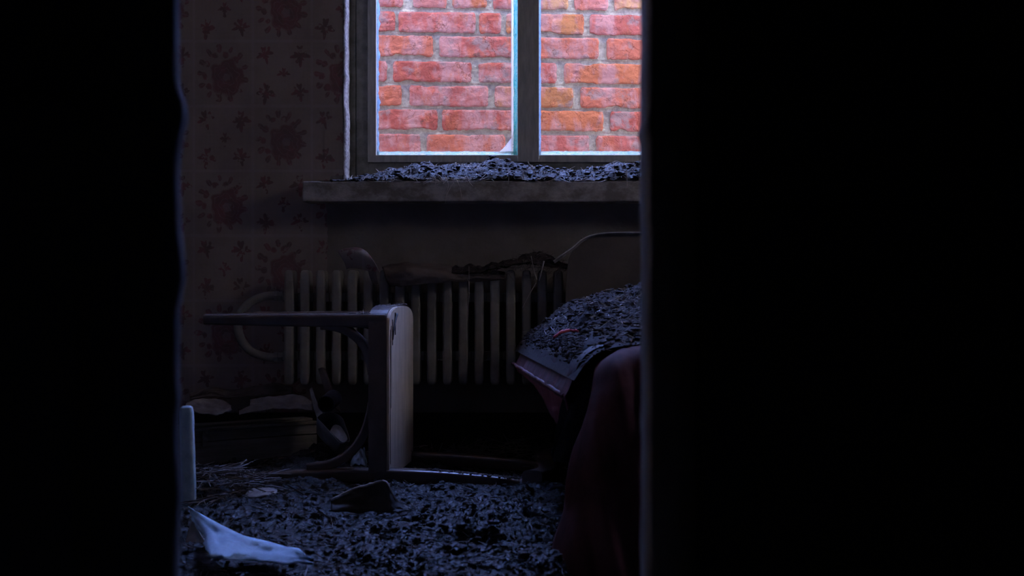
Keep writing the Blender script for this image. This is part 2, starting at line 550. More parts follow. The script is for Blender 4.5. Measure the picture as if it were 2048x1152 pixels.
# small unseen side window, added to let plain fill daylight in from the right
RY0, RY1, RZ0, RZ1 = 2.75, 3.15, 1.25, 1.70
bm = bmesh.new()
box(bm, (1.6, 1.089, 0), (1.7, RY0, 2.5)); box(bm, (1.6, RY1, 0), (1.7, YB + T, 2.5))
box(bm, (1.6, RY0, 0), (1.7, RY1, RZ0)); box(bm, (1.6, RY0, RZ1), (1.7, RY1, 2.5))
struct(obj('wall_right', bm, M['room_dark']))
bm = bmesh.new()
box(bm, (1.63, RY0, RZ0), (1.67, RY0 + 0.03, RZ1)); box(bm, (1.63, RY1 - 0.03, RZ0), (1.67, RY1, RZ1))
box(bm, (1.63, RY0, RZ0), (1.67, RY1, RZ0 + 0.03)); box(bm, (1.63, RY0, RZ1 - 0.03), (1.67, RY1, RZ1))
struct(obj('added_fill_window', bm, M['frame']))
sbox('ceiling', (-1.7, 1.0, 2.5), (1.7, YB + T, 2.6), 'ceiling')
sbox('floor', (-1.7, -1.2, -0.1), (1.7, YB + T, 0.0), 'room_dark')
# wall between the hall and the room; a panelled door leaf on the left stands open a hand's breadth
DL, DR = (350 - 1024) / F * 1.0, (1305 - 1024) / F * 1.0
y0, y1 = 1.00, 1.089
bm = bmesh.new()
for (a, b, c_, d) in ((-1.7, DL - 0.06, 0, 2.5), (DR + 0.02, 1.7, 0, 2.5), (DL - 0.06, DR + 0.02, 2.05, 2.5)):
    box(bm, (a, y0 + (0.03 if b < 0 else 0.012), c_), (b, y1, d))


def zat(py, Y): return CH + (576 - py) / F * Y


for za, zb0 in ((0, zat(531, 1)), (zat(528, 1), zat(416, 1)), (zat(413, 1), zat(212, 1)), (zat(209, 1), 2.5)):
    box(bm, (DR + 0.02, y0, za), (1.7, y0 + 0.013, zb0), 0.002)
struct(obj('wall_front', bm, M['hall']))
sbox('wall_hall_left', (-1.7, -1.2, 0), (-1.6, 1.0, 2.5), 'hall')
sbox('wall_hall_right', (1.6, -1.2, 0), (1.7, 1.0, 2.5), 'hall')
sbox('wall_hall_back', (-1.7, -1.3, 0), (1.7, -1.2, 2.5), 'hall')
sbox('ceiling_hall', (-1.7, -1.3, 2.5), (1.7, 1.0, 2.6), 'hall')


def edge_sheet(name, x0, x1, ya, yb, side, bumps, mat, parent=None, ztop=2.05):
    n = 260; zs = np.linspace(0.001, ztop, n)
    e = 0.0016 * fbm(zs * 15, zs * 0 + side, 3, 5)
    for z, h, w in bumps:
        e = e + h * np.exp(-((zs - z) / w) ** 2) * (1 + 0.5 * fbm(zs * 90, zs * 0, 8, 3))
    prof = []
    for z, d in zip(zs, e):
        xe = x1 + d if side < 0 else x0 - d
        xf = x0 if side < 0 else x1
        prof.append([(xf, ya, z), (xe, ya, z), (xe, yb, z), (xf, yb, z)])
    return grid_mesh(name, np.array(prof), M[mat], parent, False, True)


leafx0 = DL - 0.095
door = bpy.data.objects.new('door_1', None); COL.objects.link(door); door.location = (DL - 0.8, 1.0, 0); struct(door)
xs_ = (160 - 1024) / F
edge_sheet('lock_stile', xs_, DL, 0.99, 1.014, -1, [(zat(215, 1), 0.0050, 0.010), (zat(248, 1), 0.0035, 0.018), (zat(430, 1), 0.0015, 0.02), (zat(545, 1), 0.0045, 0.018), (zat(800, 1), 0.002, 0.01), (zat(1000, 1), 0.002, 0.03)], 'door', door)
bm = bmesh.new()
box(bm, (DL - 0.80, 0.99, 0.001), (DL - 0.70, 1.014, 2.05)); obj('hinge_stile', bm, M['door'], door)
for za, zb0 in ((0.001, 0.14), (zat(410, 1), zat(200, 1)), (1.2, 1.3), (1.93, 2.05)):
    bm = bmesh.new(); box(bm, (DL - 0.70, 0.9905, za), (xs_, 1.0135, zb0), 0.001); obj('rail', bm, M['door'], door)
bm = bmesh.new(); box(bm, (DL - 0.71, 0.997, 0.1), (xs_ + 0.01, 1.007, 2.0)); obj('door_panel', bm, M['door'], door)
struct(edge_sheet('trim_2', DR, DR + 0.03, y0 - 0.008, y1 + 0.002, 1, [(zat(245, 1), 0.0018, 0.006), (zat(870, 1), 0.0012, 0.01)], 'jamb'))
sbox('trim_3', (DL - 0.06, y0 + 0.015, 2.02), (DR + 0.03, y1 + 0.002, 2.07), 'jamb')

# wallpaper on the window wall: left strip, ragged edges at the window and below the sill
def ragged_sheet(name, outline, mat, y, thick=0.0015, wob=0.0025, step=0.012, parent=None):
    pts = []
    n = len(outline)
    for i in range(n):
        a = Vector(outline[i]); b = Vector(outline[(i + 1) % n])
        k = max(1, int((b - a).length / step))
        for j in range(k):
            p = a.lerp(b, j / k)
            w = wob if (abs(p.x + 1.6) > 0.01 and p.y > 0.01) else 0
            pts.append(Vector((p.x + w * random.uniform(-1, 1), p.y + w * random.uniform(-1, 1))))
    bm = bmesh.new()
    f = bm.faces.new([bm.verts.new((p.x, y, p.y)) for p in pts])
    r = bmesh.ops.extrude_face_region(bm, geom=[f])
    for v in [q for q in r['geom'] if isinstance(q, bmesh.types.BMVert)]:
        v.co.y -= thick
    bmesh.ops.triangulate(bm, faces=bm.faces)
    return obj(name, bm, mat, parent)


def xz(px, py): return ((px - 1024) / F * YB, CH + (576 - py) / F * YB)


o = ragged_sheet('wall_back_paper', [(-1.6, 0.14), xz(655, 830), xz(654, 400), xz(660, 352), xz(688, 350), xz(688, 300), xz(687, 200), xz(689, 0), (xz(688, 0)[0], 2.5), (-1.6, 2.5)], M['wallpaper'], YB - 0.0005)
struct(o)
o = ragged_sheet('wallpaper_strip', [xz(649, 352), xz(650, 290), xz(652, 215), xz(684, 205), xz(687, 300), xz(689, 350)], M['wallpaper'], YB - 0.003, 0.0015)
tag(o, 'loose lighter strip of floral wallpaper hanging left of the window above the sill', 'wallpaper')
# crumbling reveal edge of bare white plaster
n = 180
zs = np.linspace(0.84, 2.12, n)
prof = []
for z in zs:
    w = 0.006 * fbm(z * 14, 0.3, 2, 4) + 0.003 * fbm(z * 90, 0.3, 5, 2)
    low = 0.004 * max(0, (1.25 - z) / 0.4)
    xe = WX0 - 0.004
    prof.append([(xe, YB - 0.001, z), (xe + 0.004 + w * 0.6, YB - 0.006, z), (WX0 + 0.004 + w + low, YB + 0.03, z), (WX0 + 0.005 + w * 0.6 + low, YB + 0.085, z), (WX0 + 0.003, YB + 0.12, z), (xe, YB + 0.12, z)])
struct(grid_mesh('trim_4', np.array(prof), M['white_plaster'], wrap=True))

# baseboard
sbox('baseboard_back', (-1.6, YB - 0.018, 0), (1.6, YB - 0.002, 0.15), 'skirting', 0.003)

# ------------------------------------------------------------------ window
win = bpy.data.objects.new('window_1', None); COL.objects.link(win); win.location = (0.03, YB + 0.12, 0.835); struct(win)
YF = 4.32


def fx(px, Y=YF): return (px - 1024) / F * Y
def fz(py, Y=YF): return CH + (576 - py) / F * Y


ML, MR = fx(1035), fx(1078)
XR = 2 * (ML + MR) / 2
ztop = 2.12
# outer frame
bm = bmesh.new()
box(bm, (WX0 - 0.002, YF, 0.80), (fx(711.5), YF + 0.06, ztop), 0.002)
box(bm, (fx(712.2), YF - 0.002, 0.80), (fx(738), YF + 0.06, ztop), 0.003)
box(bm, (XR - fx(738), YF, 0.80), (WX1 + 0.002, YF + 0.06, ztop), 0.003)
box(bm, (fx(712), YF - 0.001, 0.80), (XR - fx(712), YF + 0.06, fz(325)), 0.003)
box(bm, (fx(712), YF, 2.06), (XR - fx(712), YF + 0.06, ztop), 0.003)
obj('window_frame', bm, M['frame_dark'], win)
# two sashes, each a rail-and-stile frame
def sash(name, x0, x1):
    bm = bmesh.new()
    s = 0.0263
    box(bm, (x0, YF - 0.012, fz(325)), (x0 + s, YF + 0.03, 2.07), 0.002)
    box(bm, (x1 - s, YF - 0.012, fz(325)), (x1, YF + 0.03, 2.07), 0.002)
    box(bm, (x0 + s - 0.001, YF - 0.011, fz(325)), (x1 - s + 0.001, YF + 0.03, fz(310.5)), 0.002)
    box(bm, (x0 + s - 0.001, YF - 0.011, 2.03), (x1 - s + 0.001, YF + 0.03, 2.07), 0.002)
    return obj(name, bm, M['frame'], win)


mid = (ML + MR) / 2
sl = sash('sash', fx(736), mid - 0.001 + 0.0263 - 0.0263)
sr = sash('sash', mid + 0.001, XR - fx(736))
bm = bmesh.new()
box(bm, (ML, YF - 0.022, fz(325)), (MR, YF - 0.0105, 2.07), 0.003)
obj('cover_strip', bm, M['frame'], win)
# vertical stiles of the sashes end at the meeting strip; glazing stubs stick out of the rebates


def stub_v(name, pxa, pxb, mat, Y, jag, side, seed, pya=-40, pyb=311, amp=1.0):
    """upright sliver of old glazing: pxa is the straight side, pxb the free one"""
    n = 150
    zs = np.linspace(fz(pyb, Y), 2.04, n)
    xa = fx(pxa, Y); xb = fx(pxb, Y)
    e = jag * (np.maximum(fbm(zs * 38, zs * 0, seed, 4), 0) * 2.2 + 0.5 * fbm(zs * 150, zs * 0, seed + 3, 2) - 0.35) * amp
    rows = []
    for z, d in zip(zs, e):
        xe = xb + side * d
        rows.append([(xa, Y, z), (xe, Y - 0.001, z), (xe, Y + 0.002, z), (xa, Y + 0.003, z)])
    return grid_mesh(name, np.array(rows), M[mat], win, False, True)


YG = YF + 0.012
stub_v('glazing_edge', 751, 759.0, 'glaze_blue', YG, 0.0075, 1, 3)
stub_v('glazing_edge', 1036, 1027, 'glaze', YG, 0.0012, -1, 6)
stub_v('putty', 1030, 1022.5, 'putty', YG + 0.006, 0.0003, -1, 7)
stub_v('glazing_edge', 1076, 1082, 'glaze_blue', YG, 0.0015, 1, 9)


def stub_h(name, pxa, pxb, pya, pyb, mat, Y, jag, seed):
    n = 170
    xs = np.linspace(fx(pxa, Y), fx(pxb, Y), n)
    e = jag * (np.abs(fbm(xs * 50, xs * 0, seed, 4)) * 2.4 - 0.5)
    z0 = fz(pya, Y); z1 = fz(pyb, Y)
    rows = [[(x, Y + 0.010, z0), (x, Y - 0.001, z1 + d), (x, Y + 0.001, z1 + d), (x, Y + 0.0125, z0)] for x, d in zip(xs, e)]
    return grid_mesh(name, np.array(rows), M[mat], win, False, True)


stub_h('glazing_edge', 752, 1036, 312, 303.0, 'glaze_flat', YG + 0.001, 0.0012, 12)
stub_h('glazing_edge', 1077, 1350, 312, 302.5, 'glaze_flat', YG + 0.001, 0.0012, 15)
# curved glass shard in the lower right corner of the left pane
pts = [(1033, 308), (994, 305)] + [(994 + 36 * t + 0, 305 - 42 * (t ** 1.5) + 0) for t in (0.15, 0.3, 0.45, 0.6, 0.75, 0.9)] + [(1027, 262), (1034, 240)]
bm = bmesh.new()
f = bm.faces.new([bm.verts.new(P(a, b, YG + 0.004)) for a, b in pts])
r = bmesh.ops.extrude_face_region(bm, geom=[f])
for v in [q for q in r['geom'] if isinstance(q, bmesh.types.BMVert)]: v.co.y += 0.003
bmesh.ops.triangulate(bm, faces=bm.faces)
obj('glass_shard', bm, M['glass'], win)

# sill
bm = bmesh.new()
sx0, sx1 = (605 - 1024) / F * 4.08, 0.70
szt, szb = fz(362, 4.08), fz(403, 4.08)
box(bm, (sx0, 4.08, szb), (sx1, YB - 0.0005, szt), 0.005, 3)
box(bm, (WX0 + 0.001, YB - 0.002, szb), (WX1 - 0.001, YF + 0.05, szt - 0.001))
bmesh.ops.subdivide_edges(bm, edges=[e for e in bm.edges if e.calc_length() > 0.5], cuts=60)
for v in bm.verts:
    if v.co.y < 4.09:
        v.co.y += 0.003 * float(fbm(v.co.x * 14, v.co.z * 30, 3, 3))
        v.co.z += 0.0025 * float(fbm(v.co.x * 9, 2.0, 6, 3))
obj('window_sill', bm, M['sill'], win)

# ------------------------------------------------------------------ neighbouring brick wall
ANG = math.radians(4.5)
YW = 5.05


def wall_pt(px, py):
    tx = (px - 1024) / F
    Y = YW / (1 - tx * math.tan(ANG))
    return tx * Y / math.cos(ANG), CH + (576 - py) / F * Y      # (s along the wall, z)


def sx(px): return wall_pt(px, 300)[0]


rows_px = [(-33, 16), (26, 66), (73.5, 114.3), (124.5, 164.5), (172.5, 213), (220.5, 260), (269.5, 309)]
row_z = [(wall_pt(900, b)[1], wall_pt(900, a)[1]) for a, b in rows_px]
R1 = (0.46, 0.135, 0.155); R2 = (0.42, 0.11, 0.12); PK = (0.52, 0.21, 0.25); OR = (0.50, 0.175, 0.12); OC = (0.46, 0.205, 0.125)
BR = (0.42, 0.22, 0.15); MX = (0.50, 0.16, 0.14); YL = (0.56, 0.33, 0.23)
vis = [
    [(752, 806, R1), (826, 893, PK), (905, 973, OR), (986, 1053, R1), (1066, 1136, YL), (1148, 1216, PK), (1228, 1296, YL)],
    [(636, 790, R1), (797, 951, R1), (958, 1002, R2), (1012, 1167, OC), (1179, 1335, R1)],
    [(710, 866, MX), (878, 1034, R1), (1046, 1197, MX), (1213, 1366, MX)],
    [(618, 774, R2), (786, 943, R2), (957, 1113, R2), (1128, 1285, OR)],
    [(648, 803, MX), (819, 976, R1), (989, 1146, OC), (1160, 1317, MX)],
    [(720, 875, R2), (884, 1034, R2), (1044, 1206, OR), (1220, 1373, R2)],
    [(685, 841, R1), (854, 1010, MX), (1021, 1178, R1), (1192, 1346, R1)],
]
PITCH = row_z[2][0] - row_z[3][0]
BL = sx(943) - sx(786); JT = sx(957) - sx(943)
bricks = []
for (zb, zt), row in zip(row_z, vis):
    for a, b, c_ in row:
        bricks.append((sx(a), sx(b), zb, zt, c_, True))
    for direction in (-1, 1):
        s = sx(row[0][0]) - JT if direction < 0 else sx(row[-1][1]) + JT
        while abs(s) < 2.2:
            a, b = (s - BL, s) if direction < 0 else (s, s + BL)
            bricks.append((a, b, zb, zt, random.choice([R1, R2, MX, OR]), False))
            s += direction * (BL + JT)
BH = row_z[2][1] - row_z[2][0]
zlist = [row_z[0][1] + (PITCH - BH) + k * PITCH for k in range(40) if row_z[0][1] + k * PITCH < 1.76]
zlist += [row_z[6][0] - k * PITCH + (PITCH - BH) * 0 - BH * 0 for k in range(1, 16)]
for i, z in enumerate(zlist):
    if z < -0.3: continue
    s = -2.2 + (i % 2) * (BL + JT) / 2
    while s < 2.2:
        bricks.append((s, s + BL, z, z + BH, random.choice([R1, R2, MX, OR, PK]), False))
        s += BL + JT

vb, fb, cb = [], [], []
nb = 0
ca, sa = math.cos(ANG), math.sin(ANG)
for i, (a, b, z0_, z1_, c_, hi) in enumerate(bricks):
    nx, nz = (44, 14) if hi else (2, 2)
    u = np.linspace(0, 1, nx + 1); v = np.linspace(0, 1, nz + 1)
    U_, V_ = np.meshgrid(u, v, indexing='ij')
    S = a + U_ * (b - a); Z = z0_ + V_ * (z1_ - z0_)
    D = np.zeros_like(S)
    if hi:
        # worn, chipped outline and a slightly pillowed face
        eb = np.where(V_ < 0.15, 1, 0) * (0.0042 * (fbm(S * 75, S * 0 + i, 4, 4)) + 0.028 * np.maximum(0, fbm(S * 18, S * 0 + i * 3, 9, 2) - 0.22))
        et = np.where(V_ > 0.85, 1, 0) * (0.0030 * fbm(S * 60, S * 0 + i, 5, 4) + 0.024 * np.maximum(0, fbm(S * 16, S * 0 + i * 5, 12, 2) - 0.27))
        Z = Z + eb * (1 - V_ / 0.15).clip(0, 1) - et * ((V_ - 0.85) / 0.15).clip(0, 1)
        rr_ = 0.004
        du = np.minimum(S - a, b - S); dv = np.minimum(Z - z0_, z1_ - Z)
        corner = np.maximum(0, 0.010 - np.hypot(du, dv))
        S = S + np.where(U_ < 0.5, 1, -1) * corner * 0.5
        S = S + np.where(U_ < 0.05, 1, 0) * 0.003 * fbm(Z * 60, Z * 0 + i, 6, 3) + np.where(U_ > 0.95, 1, 0) * 0.003 * fbm(Z * 60, Z * 0 + i, 7, 3)
        dist = np.minimum(np.minimum(U_ * (b - a), (1 - U_) * (b - a)), np.minimum(V_, 1 - V_) * (z1_ - z0_))
        D = 0.0018 * np.exp(-dist / 0.0025) + 0.0040 * fbm(S * 22, Z * 30, i, 4) + 0.014 * np.maximum(0, fbm(S * 16, Z * 22, i + 31, 3) - 0.42)
    else:
        D = D + 0.002 * (i % 3)
    off = -0.012 + D      # distance towards the camera is negative
    Xw = S * ca - off * sa * 1.0; Yw = YW + S * sa + off * ca
    pts = np.stack([Xw, Yw, Z], -1).reshape(-1, 3)
    idx = nb + np.arange((nx + 1) * (nz + 1)).reshape(nx + 1, nz + 1)
    fb += [tuple(q) for q in np.stack([idx[:-1, :-1], idx[1:, :-1], idx[1:, 1:], idx[:-1, 1:]], -1).reshape(-1, 4).tolist()]
    ring = list(idx[:, 0]) + list(idx[-1, 1:]) + list(idx[-2::-1, -1]) + list(idx[0, -2:0:-1])
    back = []
    flat = pts
    extra = []
    for k, r_ in enumerate(ring):
        p = flat[r_ - nb]
        extra.append((p[0] - 0.022 * sa, p[1] + 0.022 * ca, p[2]))
    base_i = nb + len(pts)
    for k in range(len(ring)):
        k2 = (k + 1) % len(ring)
        fb.append((int(ring[k]), base_i + k, base_i + k2, int(ring[k2])))
    vb.append(pts); vb.append(np.array(extra))
    g_ = 1 + 0.10 * (random.random() - 0.5)
    cc = [c_[0] * g_ * 0.82, c_[1] * g_ * 0.84, c_[2] * g_ * 0.70]
    cb += [(*cc, 1.0)] * (len(pts) + len(extra))
    nb += len(pts) + len(extra)
vb = np.concatenate(vb)
bw = bpy.data.objects.new('wall_outside', None); COL.objects.link(bw); bw.location = (0, YW, 0); struct(bw)
bo = pyobj('brickwork', vb, fb, M['brick'], bw, smooth=False)
ca_ = bo.data.color_attributes.new('brickcol', 'FLOAT_COLOR', 'POINT')
ca_.data.foreach_set('color', np.array(cb, dtype=np.float32).reshape(-1))
# mortar bed: fine relief in the part in view, and the body of the wall behind it
S_, Z_ = np.meshgrid(np.linspace(-0.62, 0.62, 420), np.linspace(0.9, 1.75, 300), indexing='ij')
J = np.zeros_like(S_)
for zb, zt in row_z:
    zj = zb - (PITCH - BH) * 0.5
    J += 0.0022 * np.exp(-((Z_ - zj - 0.0005 - 0.0012 * fbm(S_ * 10, S_ * 0, 3, 2)) / 0.0016) ** 2)     # struck line in the joint
OFF = -0.001 + 0.0028 * fbm(S_ * 70, Z_ * 90, 2, 4) + J
grid_mesh('mortar', np.stack([S_ * ca - OFF * sa, YW + S_ * sa + OFF * ca, Z_], -1), M['mortar'], bw, False)
bm = bmesh.new()
box(bm, (-2.3, 0.0045, -0.35), (2.3, 0.20, 1.82))
bmesh.ops.rotate(bm, verts=bm.verts, cent=(0, 0, 0), matrix=Matrix.Rotation(ANG, 3, 'Z'))
bmesh.ops.translate(bm, verts=bm.verts, vec=(0, YW, 0))
obj('wall_body', bm, M['mortar'], bw)
sbox('ground_outside', (-2.6, YB + T, -0.4), (2.6, 5.4, -0.3), 'soil')


# ------------------------------------------------------------------ litter: strands and clods
def strands(n, pos, lmin, lmax, rmin, rmax, tilt=0.5, bend=0.3, seed=1, sides=3):
    """returns vertex list and faces of n bent stalks; pos(r) -> (x, y, z, nx, ny, nz)"""
    r = np.random.default_rng(seed)
    V, Fc = [], []
    b = 0
    for _ in range(n):
        p, nrm = pos(r)
        L = r.uniform(lmin, lmax) * (0.5 + r.random()); R = r.uniform(rmin, rmax)
        a = r.uniform(0, 2 * math.pi)
        t = Vector((math.cos(a), math.sin(a), 0))
        t = (t - nrm * t.dot(nrm))
        if t.length < 0.1: t = Vector((0, 0, 1)) - nrm * nrm.z
        t.normalize()
        d = (t + nrm * r.uniform(-0.15, tilt)).normalized()
        s_ = d.cross(nrm).normalized()
        bd = s_ * r.uniform(-bend, bend) + nrm * r.uniform(-bend, bend * 0.3)
        k = 4
        for j in range(k):
            q = j / (k - 1)
            c_ = p + d * (L * (q - 0.35)) + bd * (L * q * q * 0.7)
            rr = R * (1 - 0.6 * abs(q - 0.4))
            for m_ in range(sides):
                an = 2 * math.pi * m_ / sides
                V.append(c_ + s_ * (math.cos(an) * rr) + nrm * (math.sin(an) * rr))
        for j in range(k - 1):
            for m_ in range(sides):
                Fc.append((b + j * sides + m_, b + j * sides + (m_ + 1) % sides, b + (j + 1) * sides + (m_ + 1) % sides, b + (j + 1) * sides + m_))
        Fc.append(tuple(b + m_ for m_ in range(sides))); Fc.append(tuple(b + (k - 1) * sides + m_ for m_ in range(sides)))
        b += k * sides
    return V, Fc


_ico = bmesh.new(); bmesh.ops.create_icosphere(_ico, subdivisions=1, radius=1)
ICV = np.array([v.co[:] for v in _ico.verts]); ICF = [[v.index for v in f.verts] for f in _ico.faces]; _ico.free()
_ico = bmesh.new(); bmesh.ops.create_icosphere(_ico, subdivisions=2, radius=1)
ICV2 = np.array([v.co[:] for v in _ico.verts]); ICF2 = [[v.index for v in f.verts] for f in _ico.faces]; _ico.free()


def clods(n, pos, rmin, rmax, seed=1, flat=0.55):
    r = np.random.default_rng(seed)
    V, Fc = [], []
    b = 0
    for _ in range(n):
        p, nrm = pos(r)
        R = rmin + (rmax - rmin) * r.random() ** 3
        iv, ifc = (ICV2, ICF2) if R > 0.008 else (ICV, ICF)
        q = iv * (1 + r.uniform(-0.33, 0.33, (len(iv), 1)))
        sc = np.array([r.uniform(0.7, 1.4), r.uniform(0.7, 1.4), flat * r.uniform(0.6, 1.3)]) * R
        a = r.uniform(0, 6.28)
        q = q * sc
        q = np.stack([q[:, 0] * math.cos(a) - q[:, 1] * math.sin(a), q[:, 0] * math.sin(a) + q[:, 1] * math.cos(a), q[:, 2]], 1)
        V += [Vector(t) + p for t in q]
        Fc += [tuple(b + i for i in f_) for f_ in ifc]
        b += len(iv)
    return V, Fc


def merge(*parts):
    V, Fc = [], []
    for v, f_ in parts:
        b = len(V); V += v; Fc += [tuple(b + i for i in q) for q in f_]
    return V, Fc


# ------------------------------------------------------------------ mud floor
def gauss(x, y, cx, cy, rx, ry, h): return h * np.exp(-((x - cx) / rx) ** 2 - ((y - cy) / ry) ** 2)


def ridged(x, y, s, o=4):
    t = 0; a = 1.0; f = 1.0
    for k in range(o):
        t = t + a * (0.5 - np.abs(vn(np.asarray(x) * f, np.asarray(y) * f, s + k)) * 2)
        a *= 0.55; f *= 2.1
    return t


def mud_h(x, y):
    x = np.asarray(x, float); y = np.asarray(y, float)
    wx = x + 0.03 * fbm(x * 7, y * 7, 21, 3); wy = y + 0.03 * fbm(x * 7, y * 7, 25, 3)
    h = 0.020 + (0.058 - 0.030 * np.exp(-((y - 3.55) / 0.22) ** 2)) * fbm(wx * 4.4, wy * 7.0, 1, 3) + 0.012 * ridged(wx * 14, wy * 22, 5, 4) + 0.005 * ridged(wx * 46, wy * 60, 9, 3) + 0.007 * fbm(wx * 110, wy * 120, 19, 3) - 0.003
    h = h + gauss(x, y, -0.68, 3.30, 0.16, 0.16, 0.045) + gauss(x, y, -0.12, 3.0, 0.22, 0.14, 0.02) - gauss(x, y, 0.02, 2.75, 0.14, 0.05, 0.025) - gauss(x, y, -0.2, 2.62, 0.18, 0.05, 0.02) + gauss(x, y, -0.18, 2.85, 0.12, 0.06, 0.02)
    h = h + gauss(x, y, -0.02, 4.02, 0.35, 0.10, 0.035) + gauss(x, y, -0.52, 3.76, 0.10, 0.08, 0.05) - gauss(x, y, -0.32, 3.02, 0.12, 0.05, 0.02)
    h = h - 0.6 * (h - 0.018) * np.exp(-((x + 0.48) / 0.22) ** 2 - ((y - 2.62) / 0.36) ** 2)
    return np.maximum(h, 0.002)


gx = np.concatenate([np.linspace(-1.595, -1.03, 60)[:-1], np.linspace(-1.03, 0.30, 520), np.linspace(0.30, 1.595, 130)[1:]]); gy = np.concatenate([np.linspace(1.10, 2.2, 130)[:-1], np.linspace(2.2, YB - 0.02, 620)])
GX, GY = np.meshgrid(gx, gy, indexing='ij')
GZ = mud_h(GX, GY)
o = grid_mesh('mud', np.stack([GX, GY, GZ], -1), M['mud'])
tag(o, 'wet black mud with trampled rubbish covering the whole room floor', 'mud', kind='stuff')


def pos_floor(x0, x1, y0, y1, cx=None):
    def f(r):
        x = r.uniform(x0, x1); y = r.uniform(y0, y1)
        e = 0.01
        h = float(mud_h(x, y)); hx = float(mud_h(x + e, y)); hy = float(mud_h(x, y + e))
        return Vector((x, y, h + 0.001)), Vector((-(hx - h) / e * 0.5, -(hy - h) / e * 0.5, 1)).normalized()
    return f


v1 = strands(6500, pos_floor(-0.95, 0.22, 2.25, 4.1), 0.010, 0.05, 0.0004, 0.0013, 0.3, 0.4, 3)
v2 = clods(8000, pos_floor(-0.95, 0.22, 2.25, 4.1), 0.0015, 0.009, 4, 0.8)
o = pyobj('floor_litter', *v2, M['mud'], smooth=False); tag(o, 'crumbs and clods of mud strewn over the muddy floor', 'mud clods', kind='stuff')


def pos_gauss(cx, cy, rx, ry, fn, lift=0.0):
    def f(r):
        x = cx + r.normal() * rx; y = cy + r.normal() * ry
        return Vector((x, y, float(fn(x, y)) + r.random() * lift)), Vector((0, 0, 1))
    return f


v3 = strands(420, pos_gauss(-0.70, 3.30, 0.085, 0.06, mud_h, 0.02), 0.04, 0.12, 0.0008, 0.002, 0.4, 0.3, 5)
v4 = strands(360, pos_gauss(-0.06, 3.98, 0.16, 0.06, mud_h, 0.03), 0.04, 0.12, 0.0006, 0.0013, 0.7, 0.4, 6)
o = pyobj('straw', *merge(v1, v3, v4), M['straw'], smooth=False)
tag(o, 'dark straw and stalks trodden into the floor mud', 'straw', kind='stuff')

# ------------------------------------------------------------------ heap on the sill
def sill_top(x):
    px = 1024 + x * F / 4.15
    pts_x = [640, 680, 720, 760, 800, 850, 900, 950, 985, 1020, 1060, 1100, 1150, 1200, 1240, 1285, 1400]
    pts_h = [0.000, 0.006, 0.018, 0.036, 0.048, 0.058, 0.056, 0.060, 0.074, 0.064, 0.050, 0.044, 0.038, 0.046, 0.062, 0.066, 0.06]
    return np.interp(px, pts_x, pts_h)


def sill_h(x, y):
    """height of the heap above the sill top as the y runs from the front edge to the frame"""
    t = (np.asarray(y) - 4.085) / (4.30 - 4.085)
    prof = np.clip(np.sin(np.clip(t * 1.5 + 0.12, 0, 1) * math.pi / 2), 0, 1)
    h = sill_top(np.asarray(x)) * prof
    n_ = 0.014 * fbm(np.asarray(x) * 26, np.asarray(y) * 30, 31, 4) + 0.010 * ridged(np.asarray(x) * 30, np.asarray(y) * 26, 35, 3) - 0.004
    return szt + np.maximum(h + n_ * np.clip(sill_top(np.asarray(x)) / 0.03, 0, 1), -0.001)


HX, HY = np.meshgrid(np.linspace(fx(645, 4.15), 0.54, 560), np.linspace(4.082, 4.305, 110), indexing='ij')
o = grid_mesh('sill_debris', np.stack([HX, HY, sill_h(HX, HY)], -1), M['sill_dirt'])
tag(o, 'heap of wet dirt and leaf litter lying along the window sill', 'debris', kind='stuff')


def pos_sill(r):
    x = r.uniform(fx(665, 4.15), 0.40); y = r.uniform(4.075, 4.30)
    return Vector((x, y, float(sill_h(x, max(y, 4.086))) + 0.001)), Vector((r.normal() * 0.2, -0.45, 1)).normalized()


def pos_sill_front(r):
    x = r.uniform(fx(700, 4.1), 0.40)
    if r.random() < 0.4: x = fx(r.normal(900, 40), 4.1)
    return Vector((x, 4.076, szt + r.uniform(-0.004, 0.012))), Vector((0, -1, 0.25)).normalized()


o = pyobj('sill_crumbs', *clods(1300, pos_sill, 0.0022, 0.010, 7), M['sill_dirt'], smooth=False)
tag(o, 'crumbs of black dirt strewn over the sill heap', 'debris', kind='stuff')
s1 = strands(900, pos_sill, 0.012, 0.036, 0.0005, 0.0012, 0.5, 0.4, 8)
s2 = strands(160, pos_sill_front, 0.015, 0.03, 0.0006, 0.0012, 0.25, 0.4, 9)
o = pyobj('sill_straw', *merge(s1, s2), M['straw_pale'], smooth=False)
tag(o, 'pale straw and twigs tangled in the sill heap', 'straw', kind='stuff')


# long single stalks hanging over the sill and radiator
def stalk(name, pts, r, label, mat='straw_pale', group=None):
    bm = bmesh.new()
    pp = smooth_path(pts, 5)
    r = r * 1.4
    tube(bm, pp, [r * (1 - 0.5 * i / len(pp)) for i in range(len(pp))], 5)
    o = obj(name, bm, M[mat], None, True)
    tag(o, label, 'stalk', group)
    return o


